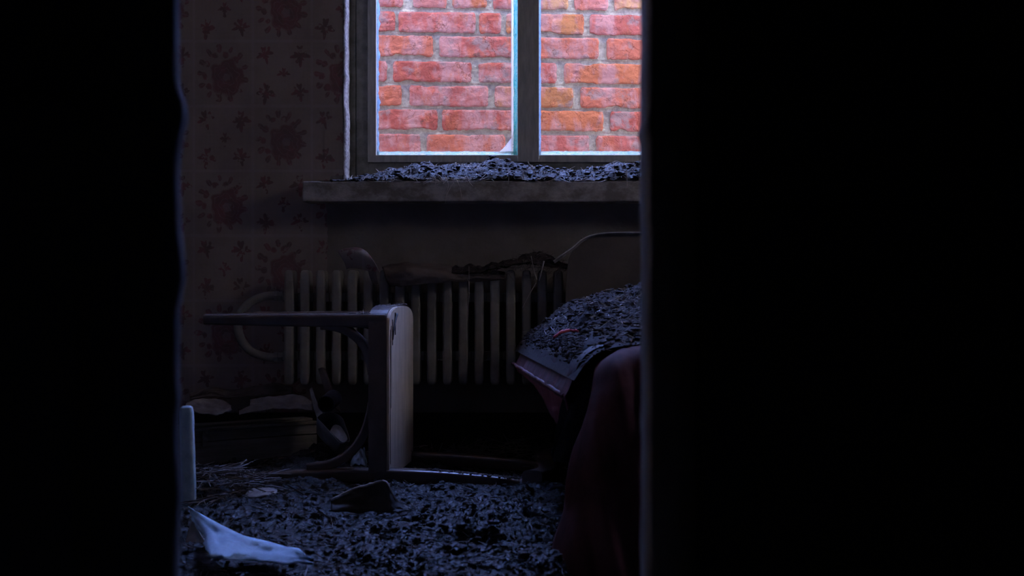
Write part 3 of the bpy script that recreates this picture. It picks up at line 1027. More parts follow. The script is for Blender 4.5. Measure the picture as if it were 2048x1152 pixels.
YS = 4.065
stalk('straw_stalk', [P(912, 356, YS), P(900, 376, YS), P(891, 396, YS - .005)], 0.0011, 'longest pale stalk slanting down over the sill front, left of centre')
stalk('straw_stalk', [P(889, 350, YS), P(896, 368, YS), P(893, 388, YS), P(890, 408, YS)], 0.0009, 'crooked stalk hanging below the sill edge beside the longest stalk')
stalk('straw_stalk', [P(912, 358, YS), P(920, 376, YS), P(923, 396, YS)], 0.0008, 'thin stalk hanging over the sill front just right of the crooked one')
stalk('straw_stalk', [P(933, 352, YS), P(938, 364, YS), P(946, 373, YS)], 0.0014, 'short broad blade of straw curling over the sill front, right of the hanging stalks')
stalk('straw_stalk', [P(866, 352, YS), P(872, 362, YS), P(868, 375, YS)], 0.0009, 'leftmost short stalk drooping over the sill front')
stalk('straw_stalk', [P(1046, 345, YS), P(1047, 358, YS)], 0.0013, 'stubby pale stalk on the sill below the window mullion')
stalk('straw_stalk', [P(1253, 340, YS), P(1254, 358, YS), P(1254, 373, YS)], 0.0012, 'pale stalk hanging over the sill near the right jamb')
stalk('straw_stalk', [P(1055, 322, 4.1), P(1072, 350, 4.09)], 0.0016, 'broken reed lying slanted on the sill heap right of centre')
stalk('straw_stalk', [P(1088, 522, 3.95), P(1084, 540, 3.95), P(1078, 562, 3.95)], 0.0016, 'thick pale stalk sticking down from the debris on the radiator')
stalk('straw_stalk', [P(1072, 566, 3.96), P(1058, 590, 3.96), P(1045, 616, 3.96)], 0.0007, 'fine long straw slanting left across the right radiator columns')
stalk('straw_stalk', [P(1062, 512, 3.97), P(1068, 540, 3.97), P(1074, 560, 3.97)], 0.0011, 'dull stalk hanging beside the thick pale one on the radiator')
stalk('straw_stalk', [P(938, 533, 3.99), P(938, 590, 3.99), P(935, 640, 3.99)], 0.0006, 'hair-thin straw hanging straight down the middle of the radiator')

# ------------------------------------------------------------------ radiator
rad = empty('radiator', (-0.26, 4.12, 0.242), 'old cream column radiator under the window, its top edge strewn with debris', 'radiator')
YR = 4.06
centers = [577 + 31.75 * k for k in range(19)]
zt, zb_ = 0.575, zat(770, YR)


def column(px):
    bm = bmesh.new()
    x = fx(px, YR)
    hw = 0.0133
    for yc in (YR + 0.015, YR + 0.075):
        pts = [Vector((x, yc, z)) for z in (zb_, zb_ + 0.003, zb_ + 0.010, zb_ + 0.03, (zt + zb_) / 2, zt - 0.03, zt - 0.010, zt - 0.003, zt)]
        rads = [0.45, 0.75, 0.95, 1.0, 1.0, 1.0, 0.95, 0.75, 0.45]
        tube(bm, pts, rads, flat=(hw, 0.014, (0, 1, 0)))
    for z in (zat(595, YR), zat(713, YR)):
        box(bm, (x - 0.0236, YR + 0.028, z - 0.014), (x + 0.0236, YR + 0.062, z + 0.014), 0.006)
    return obj('radiator_column', bm, M['radiator'], rad, True)


for px in centers:
    c_ = column(px)
    m_ = c_.modifiers.new('edge', 'EDGE_SPLIT'); m_.split_angle = math.radians(50)
bm = bmesh.new()
YP = 4.10
tube(bm, smooth_path([P(566, 592, YP), P(535, 592, YP), P(505, 602, YP), P(484, 622, YP), P(476, 650, YP), P(483, 680, YP), P(502, 702, YP), P(530, 713, YP), P(566, 715, YP)], 8), 0.0125, 14)
obj('pipe_loop', bm, M['radiator'], rad, True)
for y in (592, 714):
    bm = bmesh.new(); tube(bm, [P(549, y, YP), P(556, y, YP), P(557, y, YP), P(566, y, YP)], [0.0165, 0.0165, 0.0145, 0.0145], 6); obj('pipe_nut', bm, M['radiator'], rad)
for px in (700, 1000):
    for z in (0.30, 0.50):
        bm = bmesh.new(); box(bm, (fx(px, YR) - 0.008, 4.09, z - 0.006), (fx(px, YR) + 0.008, YB - 0.001, z + 0.006), 0.002); obj('wall_bracket', bm, M['radiator'], rad)


# scrap of wallpaper curling over the radiator
def patch(name, rows, mat, thick=0.0012, sub=6, nz=0.0, seed=0, parent=None, jag=0.0):
    """smooth sheet through rows of points; rows: list of equally long lists"""
    R = [smooth_path(r, sub) for r in rows]
    cols = list(zip(*R))
    C = [smooth_path(list(c_), sub) for c_ in cols]
    V = np.array([[p[:] for p in c_] for c_ in C])
    if nz:
        a, b = V.shape[:2]
        I, Jn = np.meshgrid(np.arange(a), np.arange(b), indexing='ij')
        V[:, :, 1] += nz * fbm(I * 0.25, Jn * 0.25, seed, 4)
        V[:, :, 2] += nz * 0.5 * fbm(I * 0.3, Jn * 0.3, seed + 5, 4)
    if jag:
        k = V.shape[1]
        for edge in (0, -1):
            V[edge, :, 2] += jag * fbm(np.arange(k) * 0.9, np.zeros(k), seed + 2, 3)
    o = grid_mesh(name, V, mat, parent)
    solidify(o, thick)
    return o


o = patch('wallpaper_scrap', [
    [P(675, 503, 4.02), P(690, 497, 4.01), P(715, 495, 4.00), P(728, 500, 3.99), P(733, 503, 3.985)],
    [P(681, 512, 4.01), P(695, 508, 4.00), P(720, 508, 3.98), P(738, 512, 3.97), P(744, 517, 3.965)],
    [P(688, 524, 4.01), P(700, 521, 4.00), P(724, 522, 3.98), P(744, 525, 3.965), P(752, 530, 3.96)],
    [P(693, 538, 4.02), P(706, 536, 4.01), P(728, 540, 3.99), P(746, 543, 3.975), P(760, 545, 3.97)]], M['wallpaper'], 0.0015, 5)
tag(o, 'curled scrap of floral wallpaper resting on the radiator top, left end', 'paper')
o = patch('wallpaper_scrap', [
    [P(736, 540, 4.00), P(745, 542, 3.99), P(752, 544, 3.985)],
    [P(740, 555, 4.00), P(748, 556, 3.99), P(755, 558, 3.985)],
    [P(748, 570, 4.00), P(753, 569, 3.99), P(757, 568, 3.985)]], M['sheet_brown'], 0.0012, 4)
tag(o, 'small torn brown flap hanging below the curled wallpaper scrap', 'paper')
# sagging paper over the radiator
o = patch('sagging_paper', [
    [P(764, 534, 4.10), P(790, 529, 4.09), P(820, 526, 4.09), P(860, 528, 4.09), P(900, 533, 4.09), P(930, 539, 4.10), P(965, 541, 4.12), P(1010, 545, 4.13)],
    [P(768, 545, 4.04), P(792, 541, 4.03), P(822, 537, 4.02), P(862, 540, 4.02), P(900, 543, 4.03), P(932, 548, 4.04), P(965, 549, 4.05), P(1010, 551, 4.06)],
    [P(772, 557, 4.03), P(794, 556, 4.01), P(824, 553, 4.00), P(862, 553, 4.00), P(900, 554, 4.01), P(932, 556, 4.03), P(965, 556, 4.04), P(1010, 556, 4.05)],
    [P(780, 571, 4.04), P(798, 573, 4.02), P(826, 569, 4.01), P(860, 566, 4.01), P(900, 563, 4.02), P(932, 563, 4.04), P(965, 562, 4.05), P(1008, 560, 4.055)]],
    M['sheet_brown'], 0.002, 6, 0.012, 4, jag=0.006)
tag(o, 'long brown sheet of soaked paper sagging over the radiator top', 'paper')


# debris on the radiator
def rad_h(x, y):
    px = 1024 + np.asarray(x) * F / 4.08
    top = np.interp(px, [900, 935, 970, 1000, 1030, 1060, 1090, 1120, 1150], [538, 536, 530, 524, 515, 508, 510, 522, 540])
    z = CH + (576 - top) / F * 4.08
    t = (np.asarray(y) - 4.00) / 0.16
    k = np.sin(np.clip(t, 0, 1) * math.pi) ** 0.6
    return 0.556 + np.maximum(z - 0.556, 0.0) * k + 0.02 * fbm(np.asarray(x) * 30, np.asarray(y) * 30, 41, 4) * k


HX, HY = np.meshgrid(np.linspace(fx(905, 4.08), fx(1150, 4.08), 150), np.linspace(4.02, 4.14, 70), indexing='ij')
o = grid_mesh('radiator_debris', np.stack([HX, HY, rad_h(HX, HY)], -1), M['dirt'])
tag(o, 'dark matted litter heaped on the right end of the radiator', 'debris', kind='stuff')


def pos_rad(r):
    x = fx(r.uniform(915, 1130), 4.08) if r.random() < 0.5 else fx(r.normal(1075, 26), 4.08)
    y = r.uniform(4.0, 4.12)
    return Vector((x, y, float(rad_h(x, y)) - r.random() * 0.012)), Vector((0, -0.5, 0.8)).normalized()


o = pyobj('radiator_straw', *strands(420, pos_rad, 0.012, 0.045, 0.0005, 0.0012, 0.6, 0.6, 12), M['straw'], smooth=False)
tag(o, 'thin stalks poking out of the litter on the radiator', 'straw', kind='stuff')

# ------------------------------------------------------------------ the overturned chair
TH = math.radians(4.8)
ct, st_ = math.cos(TH), math.sin(TH)
CX, CY = (773 - 1024) / F * 3.5, 3.5
CZ = 0.02
chair = empty('dining_chair', (CX, CY, CZ), 'overturned wooden chair lying on its back with legs pointing left', 'chair')


def C(u, w, z):
    """u: towards the backrest side (right), w: across (away), z: up; origin at the near edge of the seat face"""
    return Vector((CX + u * ct + w * st_, CY - u * st_ + w * ct, CZ + z))


SW = 0.40             # seat width
zt_ = zat(612, 3.5) - CZ   # top of the seat
# seat board outline in (w, z): bowed front rail up, rounded corners
out = []
def seat_outline(inset=0.0, n=28):
    pts = []
    zc = zt_ - 0.050
    for i in range(n + 1):
        t = math.pi * i / n
        e = 0.55
        cxw = abs(math.cos(t)) ** e * (1 if math.cos(t) >= 0 else -1)
        czw = abs(math.sin(t)) ** 0.75
        pts.append((SW / 2 - cxw * (SW / 2 - inset), zc + czw * (0.050 - inset)))
    pts = [(inset, 0.02 + inset)] + pts + [(SW - inset, 0.02 + inset)]
    return pts


def slab(name, outline, u0, u1, mat, bev=0.003):
    bm = bmesh.new()
    f = bm.faces.new([bm.verts.new(C(u0, w, z)) for w, z in outline])
    r = bmesh.ops.extrude_face_region(bm, geom=[f])
    dv = C(u1, 0, 0) - C(u0, 0, 0)
    for v in [q for q in r['geom'] if isinstance(q, bmesh.types.BMVert)]: v.co += dv
    bmesh.ops.bevel(bm, geom=[e for e in bm.edges if e.calc_face_angle(0) > 0.9 and e.is_manifold], offset=bev, segments=2, affect='EDGES')
    return obj(name, bm, mat, chair)


# seat frame: hollow bent rail; and the plywood panel set a little inside it
o_ = seat_outline(0.0); i_ = seat_outline(0.022)
bm = bmesh.new()
rings = []
for u in (-0.046, -0.001):
    rings.append(([bm.verts.new(C(u, w, z)) for w, z in o_], [bm.verts.new(C(u, w, z)) for w, z in i_]))
n = len(o_)
for k in range(n):
    k2 = (k + 1) % n
    (a0, b0), (a1, b1) = rings
    bm.faces.new((a0[k], a0[k2], a1[k2], a1[k])); bm.faces.new((b0[k], b1[k], b1[k2], b0[k2]))
    bm.faces.new((a0[k], b0[k], b0[k2], a0[k2])); bm.faces.new((a1[k], a1[k2], b1[k2], b1[k]))
obj('seat_frame', bm, M['chair_dark'], chair)
slab('seat', seat_outline(0.004), -0.002, 0.006, M['chair_seat'], 0.002)
# dark slots and cracks in the seat rim
bm = bmesh.new()
for w0, z0_, w1, z1_, r_ in ((0.05, zt_ - 0.035, 0.05, zt_ - 0.10, 0.0016), (0.09, zt_ - 0.018, 0.09, zt_ - 0.075, 0.0022), (0.02, zt_ - 0.06, 0.02, 0.06, 0.0010), (0.03, zt_ - 0.05, 0.03, 0.2, 0.0008)):
    tube(bm, [C(0.0062, w0, z0_), C(0.0062, w1, z1_)], r_, 4)
obj('seat_groove', bm, M['leather'], chair)


def leg(name, pts, w, h, rads, mat='chair_dark'):
    bm = bmesh.new()
    tube(bm, pts, rads, flat=(w, h, (0, -0.2, 1)))
    return smooth_edges(obj(name, bm, M[mat], chair, True))


zl = zat(641, 3.5) - CZ
for wy in (0.018, SW - 0.018):
    leg('leg', [C(-0.47, wy, zl + 0.002), C(-0.30, wy, zl + 0.001), C(-0.10, wy, zl), C(-0.005, wy, zl)], 0.0165, 0.0168, [0.74, 0.88, 1.0, 1.05])
# rear legs run on as back posts on the floor
zr = 0.028
for wy in (0.018, SW - 0.018):
    pts = smooth_path([C(-0.44, wy, 0.006), C(-0.28, wy, 0.024), C(-0.12, wy, 0.032), C(0.0, wy, 0.032), C(0.14, wy, 0.028), C(0.28, wy, 0.018), C(0.405, wy, 0.004)], 4)
    leg('back_post', pts, 0.017, 0.018, [0.8 + 0.2 * math.sin(math.pi * i / (len(pts) - 1)) for i in range(len(pts))])
# crest rail across the posts
bm = bmesh.new()
tube(bm, smooth_path([C(0.365, -0.01, 0.018), C(0.385, 0.10, 0.010), C(0.392, 0.2, 0.006), C(0.385, 0.30, 0.010), C(0.365, SW + 0.01, 0.018)], 5), 1.0, flat=(0.026, 0.034, (0, 0, 1)))
smooth_edges(obj('crest_rail', bm, M['chair_dark'], chair, True))
# bent braces between legs and seat, upper and lower, on both sides
for wy in (0.018, SW - 0.018):
    for (p0, pm, p1) in ((C(-0.170, wy, zl - 0.012), C(-0.050, wy, zl - 0.014), C(-0.038, wy, zl - 0.135)),
                         (C(-0.040, wy, 0.215), C(-0.060, wy, 0.052), C(-0.205, wy, 0.050))):
        side_ = 0.14 if p1.z < CZ + 0.06 else -0.14
        bm = bmesh.new()
        tube(bm, arc(p0, pm, p1, 18), 1.0, flat=(0.0115, 0.010, (st_ - side_, ct, 0.14)))
        smooth_edges(obj('brace', bm, M['chair_dark'], chair, True))

def pos_chair(r):
    w = r.uniform(0.04, 0.36)
    if r.random() < 0.6:
        return C(r.uniform(-0.04, 0.0), w, zt_ + 0.001), Vector((0, 0, 1))
    return C(r.uniform(-0.10, -0.045), r.uniform(0.005, 0.03), zl + 0.018), Vector((0, 0, 1))


o = pyobj('chair_litter', *merge(strands(70, pos_chair, 0.008, 0.025, 0.0005, 0.001, 0.6, 0.6, 14), clods(50, pos_chair, 0.001, 0.004, 15)), M['straw'], smooth=False)
tag(o, 'bits of straw and dirt lying on the upturned chair seat edge', 'straw', kind='stuff')
o = pyobj('post_dirt', *clods(420, lambda r: ((lambda u: (C(u, 0.018 + r.normal() * 0.008, 0.048 - max(0, u - 0.12) * 0.09), Vector((0, 0, 1))))(r.uniform(0.10, 0.37))), 0.001, 0.005, 16), M['dirt'], smooth=False)
tag(o, 'crusted dirt along the back post of the overturned chair', 'dirt', kind='stuff')
stalk('twig', [C(0.010, 0.10, zt_ - 0.022), C(0.012, 0.05, zt_ - 0.05), C(0.013, 0.018, zt_ - 0.085)], 0.0022, 'short black twig stuck slantwise on the light chair seat', 'leather')

# ------------------------------------------------------------------ crate with papers, left
crate = empty('crate', P(505, 940, 4.0), 'low grey wooden crate on the floor at the left behind the chair legs', 'crate')
A = Vector(((382 - 1024) / F * 3.86, 3.86, 0)); B = Vector(((634 - 1024) / F * 4.10, 4.10, 0))
dirv = (B - A).normalized(); perp = Vector((-dirv.y, dirv.x, 0)).normalized()
if perp.y < 0: perp = -perp
L = (B - A).length
hc = 0.137


def cbox(bm, u0, u1, w0, w1, z0_, z1_, bev=0.002):
    k = len(bm.verts)
    box(bm, (u0, w0, z0_), (u1, w1, z1_), bev)
    bm.verts.ensure_lookup_table()
    for v in bm.verts[k:]:
        v.co = A + dirv * v.co.x + perp * v.co.y + Vector((0, 0, v.co.z))


bm = bmesh.new(); cbox(bm, -0.12, L, 0, 0.016, 0.004, 0.095); cbox(bm, -0.12, L, 0.001, 0.016, 0.097, hc - 0.012); obj('front_board', bm, M['crate'], crate)
bm = bmesh.new(); cbox(bm, L - 0.016, L - 0.001, 0.016, 0.09, 0.004, hc - 0.012); obj('side_board', bm, M['crate'], crate)
bm = bmesh.new(); cbox(bm, -0.12, L, 0.075, 0.09, 0.004, hc - 0.012); obj('back_board', bm, M['crate'], crate)
bm = bmesh.new(); cbox(bm, -0.12, L + 0.006, -0.008, 0.045, hc - 0.011, hc - 0.004); cbox(bm, -0.12, L + 0.003, 0.03, 0.09, hc - 0.004, hc + 0.003); obj('lid', bm, M['crate'], crate)
bm = bmesh.new(); cbox(bm, 0.03, 0.045, -0.010, -0.003, 0.085, hc - 0.010, 0.001); obj('hasp', bm, M['sill'], crate)


def rag(name, pxs, tops, bots, Y0, Y1, mat, seed, label, cat='paper', nz=0.012):
    """crumpled sheet lying on something: near edge at bots, far edge at tops"""
    rows = []
    for t in (0.0, 0.33, 0.66, 1.0):
        rows.append([P(x, b + (tp - b) * t - 3 * math.sin(t * 3.14) * (i % 2), Y0 + (Y1 - Y0) * t) for i, (x, tp, b) in enumerate(zip(pxs, tops, bots))])
    o = patch(name, rows, M[mat], 0.0015, 5, nz, seed)
    return tag(o, label, cat)


rag('crumpled_paper', [372, 390, 410, 432, 450, 463], [806, 800, 798, 798, 803, 812], [812, 822, 829, 830, 826, 822], 3.86, 3.93, 'old_paper', 3, 'grey crumpled paper with a hole lying on the left end of the crate')
rag('crumpled_paper', [478, 496, 515, 535, 545], [822, 813, 807, 812, 815], [829, 826, 823, 820, 817], 3.94, 3.99, 'old_paper', 9, 'small flat scrap of grey paper on the middle of the crate lid', nz=0.006)
rag('crumpled_paper', [500, 530, 560, 590, 610, 624], [800, 795, 793, 790, 794, 802], [812, 816, 818, 817, 818, 822], 3.99, 4.05, 'old_paper', 14, 'largest crumpled dark paper heaped on the right end of the crate')
rag('crumpled_paper', [380, 420, 470, 520, 560, 585], [790, 776, 778, 770, 768, 776], [800, 795, 797, 792, 790, 790], 4.12, 4.17, 'sheet_brown', 19, 'long brown paper slumped against the wall behind the crate', nz=0.02)
# curling strips rising behind the pot
o = patch('paper_strip', [
    [P(620, 778, 3.94), P(624, 774, 3.93)],
    [P(624, 800, 3.92), P(633, 800, 3.91)],
    [P(630, 825, 3.90), P(643, 822, 3.89)],
    [P(640, 850, 3.87), P(650, 842, 3.86)]], M['old_paper'], 0.002, 5, 0.006, 3)
tag(o, 'narrow upright paper strip leaning at the right end of the crate', 'paper')
o = patch('paper_strip', [
    [P(637, 738, 4.03), P(644, 735, 4.02), P(650, 738, 4.02)],
    [P(645, 765, 4.01), P(655, 762, 4.00), P(662, 768, 4.00)],
    [P(652, 790, 4.00), P(664, 792, 3.99), P(674, 798, 3.99)],
    [P(662, 812, 3.98), P(672, 818, 3.97), P(682, 826, 3.97)]], M['sheet_brown'], 0.002, 5, 0.006, 6)
tag(o, 'bent brown strip of paper hanging in front of the radiator above the dark tube', 'paper')

# dark tube seen end-on
tc = empty('cardboard_tube', P(652, 809, 3.80), 'small dark tube with its round open end facing the room, above the tilted pot', 'tube')
bm = bmesh.new()
c0 = P(652, 809, 3.80); ax = Vector((0.10, 1, 0.12)).normalized()
sv = ax.cross(Vector((0, 0, 1))).normalized(); tv = sv.cross(ax)
rad_o, rad_i = 0.0235, 0.0215
rg = []
for (r_, d_) in ((rad_i, 0.085), (rad_i, 0.0), (rad_o, 0.0), (rad_o, 0.09)):
    rg.append([bm.verts.new(c0 + ax * d_ + (sv * math.cos(2 * math.pi * k / 32) + tv * math.sin(2 * math.pi * k / 32)) * r_) for k in range(32)])
for a_, b_ in zip(rg[:-1], rg[1:]):
    for k in range(32): bm.faces.new((a_[k], a_[(k + 1) % 32], b_[(k + 1) % 32], b_[k]))
bm.faces.new(rg[0]); bm.faces.new(rg[-1][::-1])
obj('tube_body', bm, M['tin'], tc, True).modifiers.new('edge', 'EDGE_SPLIT').split_angle = 0.7

# tilted pot (open tray) with pale contents
pot = empty('plastic_pot', P(668, 855, 3.78), 'grey plastic pot tipped over beside the crate with pale stuff inside', 'pot')
rimp = [P(634, 836, 3.76), P(643, 828, 3.80), P(658, 825, 3.83), P(670, 827, 3.84), P(683, 835, 3.83), P(690, 850, 3.80), P(699, 880, 3.74), P(692, 883, 3.72), P(684, 886, 3.71), P(676, 882, 3.71), P(655, 858, 3.73)]
rimc = sum(rimp, Vector()) / len(rimp)
deep = Vector((-0.02, 0.06, -0.05))
bm = bmesh.new()
N_ = 40
rim = smooth_path(rimp + [rimp[0]], 5)[:-1]
rings = []
for k, (s_, d_) in enumerate(((1.0, 0.0), (0.93, 0.35), (0.84, 0.8), (0.6, 1.0))):
    rings.append([bm.verts.new(rimc + (p - rimc) * s_ + deep * d_) for p in rim])
for a_, b_ in zip(rings[:-1], rings[1:]):
    m_ = len(a_)
    for k in range(m_): bm.faces.new((a_[k], a_[(k + 1) % m_], b_[(k + 1) % m_], b_[k]))
bm.faces.new(rings[-1])
solidify(obj('pot_wall', bm, M['carton'], pot, True), 0.0015)
bm = bmesh.new(); tube(bm, rim + [rim[0]], 0.0011, 6); obj('rim', bm, M['old_paper'], pot, True)
pf = [P(660, 862, 3.755), P(668, 850, 3.785), P(680, 852, 3.785), P(688, 862, 3.765), P(695, 878, 3.735), P(685, 884, 3.715), P(674, 876, 3.72)]
pc = sum(pf, Vector()) / len(pf)
bm = bmesh.new()
cv = bm.verts.new(pc + Vector((0, -0.004, 0.004)))
rv = [bm.verts.new(p) for p in smooth_path(pf + [pf[0]], 4)[:-1]]
for k in range(len(rv)): bm.faces.new((cv, rv[k], rv[(k + 1) % len(rv)]))
obj('pale_contents', bm, M['old_paper'], pot)

# crumpled foil-like rubbish at the foot of the chair
o = patch('rubbish_scrap', [
    [P(706, 935, 3.62), P(716, 930, 3.62), P(728, 932, 3.62), P(737, 936, 3.62)],
    [P(700, 925, 3.66), P(714, 915, 3.66), P(726, 918, 3.66), P(734, 925, 3.66)],
    [P(712, 908, 3.70), P(718, 900, 3.70), P(724, 895, 3.70), P(730, 900, 3.70)]], M['carton'], 0.0015, 6, 0.03, 21)
tag(o, 'glinting crumpled scrap of rubbish between the chair brace and the seat', 'rubbish')

# pale blue post stub at the left
post = empty('wooden_post', P(375, 985, 3.2), 'short pale blue painted post standing in the mud by the left door jamb', 'post')
bm = bmesh.new()
p0 = P(378, 1000, 3.2); p1 = P(373, 812, 3.2)
tube(bm, [p0, p0.lerp(p1, 0.4), p0.lerp(p1, 0.93), p0.lerp(p1, 0.985), p1], [1.0, 0.98, 0.97, 0.85, 0.55], flat=(0.0155, 0.0155, (0, 1, 0)))
bmesh.ops.subdivide_edges(bm, edges=[e for e in bm.edges if e.calc_length() > 0.05], cuts=14)
for v in bm.verts: v.co.x += 0.0012 * float(fbm(v.co.z * 60, v.co.y * 90, 3, 3))
obj('post_body', bm, M['blue_paint'], post)
bm = bmesh.new(); box(bm, (p0.x - 0.03, 3.19, 0.002), (p0.x + 0.025, 3.245, 0.035), 0.006); obj('foot_block', bm, M['blue_paint'], post)

# ------------------------------------------------------------------ torn paper in the foreground
paper = empty('torn_paper', P(500, 1110, 2.6), 'large torn sheet of pale blue-white paper on the mud, front left', 'paper')
top = [(376, 1013), (400, 1027), (440, 1049), (488, 1072), (535, 1083), (575, 1094), (598, 1097), (611, 1108)]
bot = [(384, 1033), (391, 1050), (411, 1080), (416, 1116), (462, 1117), (520, 1124), (570, 1128), (620, 1127)]


def paper_z(t, u):   # depth of a point from how far down the picture it lies
    return 0


def floor_depth(py, z): return (CH - z) * F / (py - 576)


rows = []
n = 46
for j in range(9):
    v = j / 8
    row = []
    for i in range(n):
        u = i / (n - 1)
        xs = np.interp(u * 7, range(8), [a for a, b in top]); ys = np.interp(u * 7, range(8), [b for a, b in top])
        xb = np.interp(u * 7, range(8), [a for a, b in bot]); yb = np.interp(u * 7, range(8), [b for a, b in bot])
        x = xs + (xb - xs) * v; y = ys + (yb - ys) * v
        zz_ = 0.052 - 0.006 * v + 0.022 * (1 - u) ** 2 * (1 - v) + 0.010 * math.sin(u * 7) + 0.006 * float(fbm(u * 9, v * 5, 4, 3))
        if v == 1.0 or (v > 0.9):
            y += 4.0 * float(fbm(u * 40, v, 8, 3)); x += (13.0 * float(fbm(u * 30, v, 9, 3)) if u < 0.45 else 0)
        if i == n - 1: x += 16 * float(fbm(v * 9, 1, 5, 2))
        row.append(P(x, y, floor_depth(y, zz_))[:])
    rows.append(row)
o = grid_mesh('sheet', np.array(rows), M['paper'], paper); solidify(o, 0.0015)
o = patch('folded_flap', [
    [P(384, 1036, 2.86), P(394, 1052, 2.84), P(404, 1073, 2.80), P(420, 1100, 2.66)],
    [P(376, 1066, 2.88), P(388, 1076, 2.85), P(400, 1092, 2.80), P(416, 1108, 2.66)],
    [P(366, 1100, 2.80), P(380, 1106, 2.77), P(395, 1113, 2.70), P(412, 1120, 2.62)]], M['old_paper'], 0.0015, 5, 0.004, 3, parent=paper)
bm = bmesh.new()
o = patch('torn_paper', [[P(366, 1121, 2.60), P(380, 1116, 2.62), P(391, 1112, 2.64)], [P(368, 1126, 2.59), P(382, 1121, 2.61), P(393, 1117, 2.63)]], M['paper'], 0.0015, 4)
tag(o, 'tiny pale paper fragment at the lower left beside the large torn sheet', 'paper')
bm.free()

# pale crumpled piece and the dark leather piece lying in the mud
o = patch('crumpled_rag', [
    [P(488, 994, 3.20), P(505, 994, 3.18), P(530, 994, 3.18), P(552, 990, 3.20)],
    [P(494, 986, 3.24), P(508, 982, 3.23), P(530, 984, 3.22), P(554, 982, 3.24)],
    [P(506, 978, 3.28), P(520, 973, 3.28), P(538, 974, 3.28), P(550, 978, 3.28)]], M['old_paper'], 0.003, 5, 0.012, 8)
tag(o, 'small pale crumpled rag on the mud just left of centre front', 'rag')
boot = empty('leather_flap', P(735, 1010, 3.1), 'dark stiff leather flap standing up from the mud in front of the chair', 'leather')
bl = [(662, 1000), (685, 989), (712, 977), (740, 969), (762, 963), (774, 966), (780, 980), (790, 998), (803, 1010), (818, 1018)]
rows = []
for j, (dy, dz) in enumerate(((0.0, 0), (0.02, 0.35), (0.05, 0.75), (0.06, 1.05))):
    rows.append([P(x, y + (1022 - y) * dz, 3.06 + 0.0 * j - 0.03 * dz + 0.02 * math.sin(i * 0.7)) for i, (x, y) in enumerate(bl)])
o = patch('leather_body', rows, M['leather'], 0.003, 4, 0.01, 6, parent=boot)
bm = bmesh.new()
tube(bm, smooth_path([P(x, y, 3.06 + 0.02 * math.sin(i * 0.7)) for i, (x, y) in enumerate(bl)], 4), 0.0032, 6)
for v in bm.verts: v.co += Vector((0, 0, 0.002 * float(fbm(v.co.x * 200, v.co.y * 200, 3, 2))))
obj('pale_rim', bm, M['leather_edge'], boot, True)

# ------------------------------------------------------------------ couch at the right
couch = empty('couch', (0.45, 3.3, 0.0), 'red upholstered couch at the right under the window, top buried in dirt', 'couch')


def side_x(y):      # left flank of the couch leans in towards the window
    return 0.012 + (3.92 - y) * 0.085


ys = np.linspace(2.72, 3.94, 150)
prof_c = [(0.30, -0.004), (0.297, 0.004), (0.302, -0.010), (0.312, -0.012), (0.322, -0.006), (0.335, 0.000), (0.355, 0.008), (0.375, 0.016), (0.392, 0.030), (0.405, 0.048), (0.413, 0.075), (0.418, 0.12), (0.42, 0.20), (0.42, 0.45), (0.42, 1.0)]
rows = []
for y in ys:
    r = []
    cap = 0.0
    if y > 3.84: cap = ((y - 3.84) / 0.10) ** 2 * 0.05
    for z, dx in prof_c:
        x = side_x(y) + dx + cap
        w = 0.006 * float(fbm(y * 9, z * 14, 3, 3))
        r.append((x + w, y, z - cap * 0.5 * (z > 0.35) + 0.005 * float(fbm(y * 8, x * 8, 5, 3))))
    rows.append(r)
o = grid_mesh('seat_cushion', np.array(rows), M['muddy_velvet'], couch)
bm = bmesh.new()
box(bm, (0.19, 2.735, 0.302), (1.115, 3.90, 0.396), 0.012)
obj('cushion_core', bm, M['velvet'], couch)
# piping seam along the lower edge
bm = bmesh.new()
tube(bm, [Vector((side_x(y) - 0.010 + 0.004 * float(fbm(y * 20, 1, 3, 3)), y, 0.312 + 0.003 * float(fbm(y * 30, 2, 3, 3)))) for y in np.linspace(2.74, 3.92, 90)], 0.0048, 8)
obj('piping', bm, M['muddy_velvet'], couch, True)
# lower valance that sags below the seam, and the base set back
rows = []
for y in np.linspace(2.74, 3.90, 90):
    sag = 0.055 * math.exp(-((y - 2.95) / 0.35) ** 2) + 0.02
    rows.append([(side_x(y) - 0.006 + 0.012 * t + 0.004 * float(fbm(y * 14, t * 3, 7, 3)), y, 0.308 - sag * t) for t in (0, 0.25, 0.5, 0.75, 1.0)])
o = grid_mesh('valance', np.array(rows), M['velvet'], couch); solidify(o, 0.004)
bm = bmesh.new(); box(bm, (0.20, 2.78, 0.06), (1.15, 3.90, 0.302), 0.01); obj('base', bm, M['couch_base'], couch)
for (x, y) in ((0.24, 2.84), (0.24, 3.82), (1.08, 2.84), (1.08, 3.82)):
    bm = bmesh.new(); tube(bm, [Vector((x, y, 0.0)), Vector((x, y, 0.07))], [0.016, 0.022], 12); obj('leg', bm, M['couch_base'], couch, True)
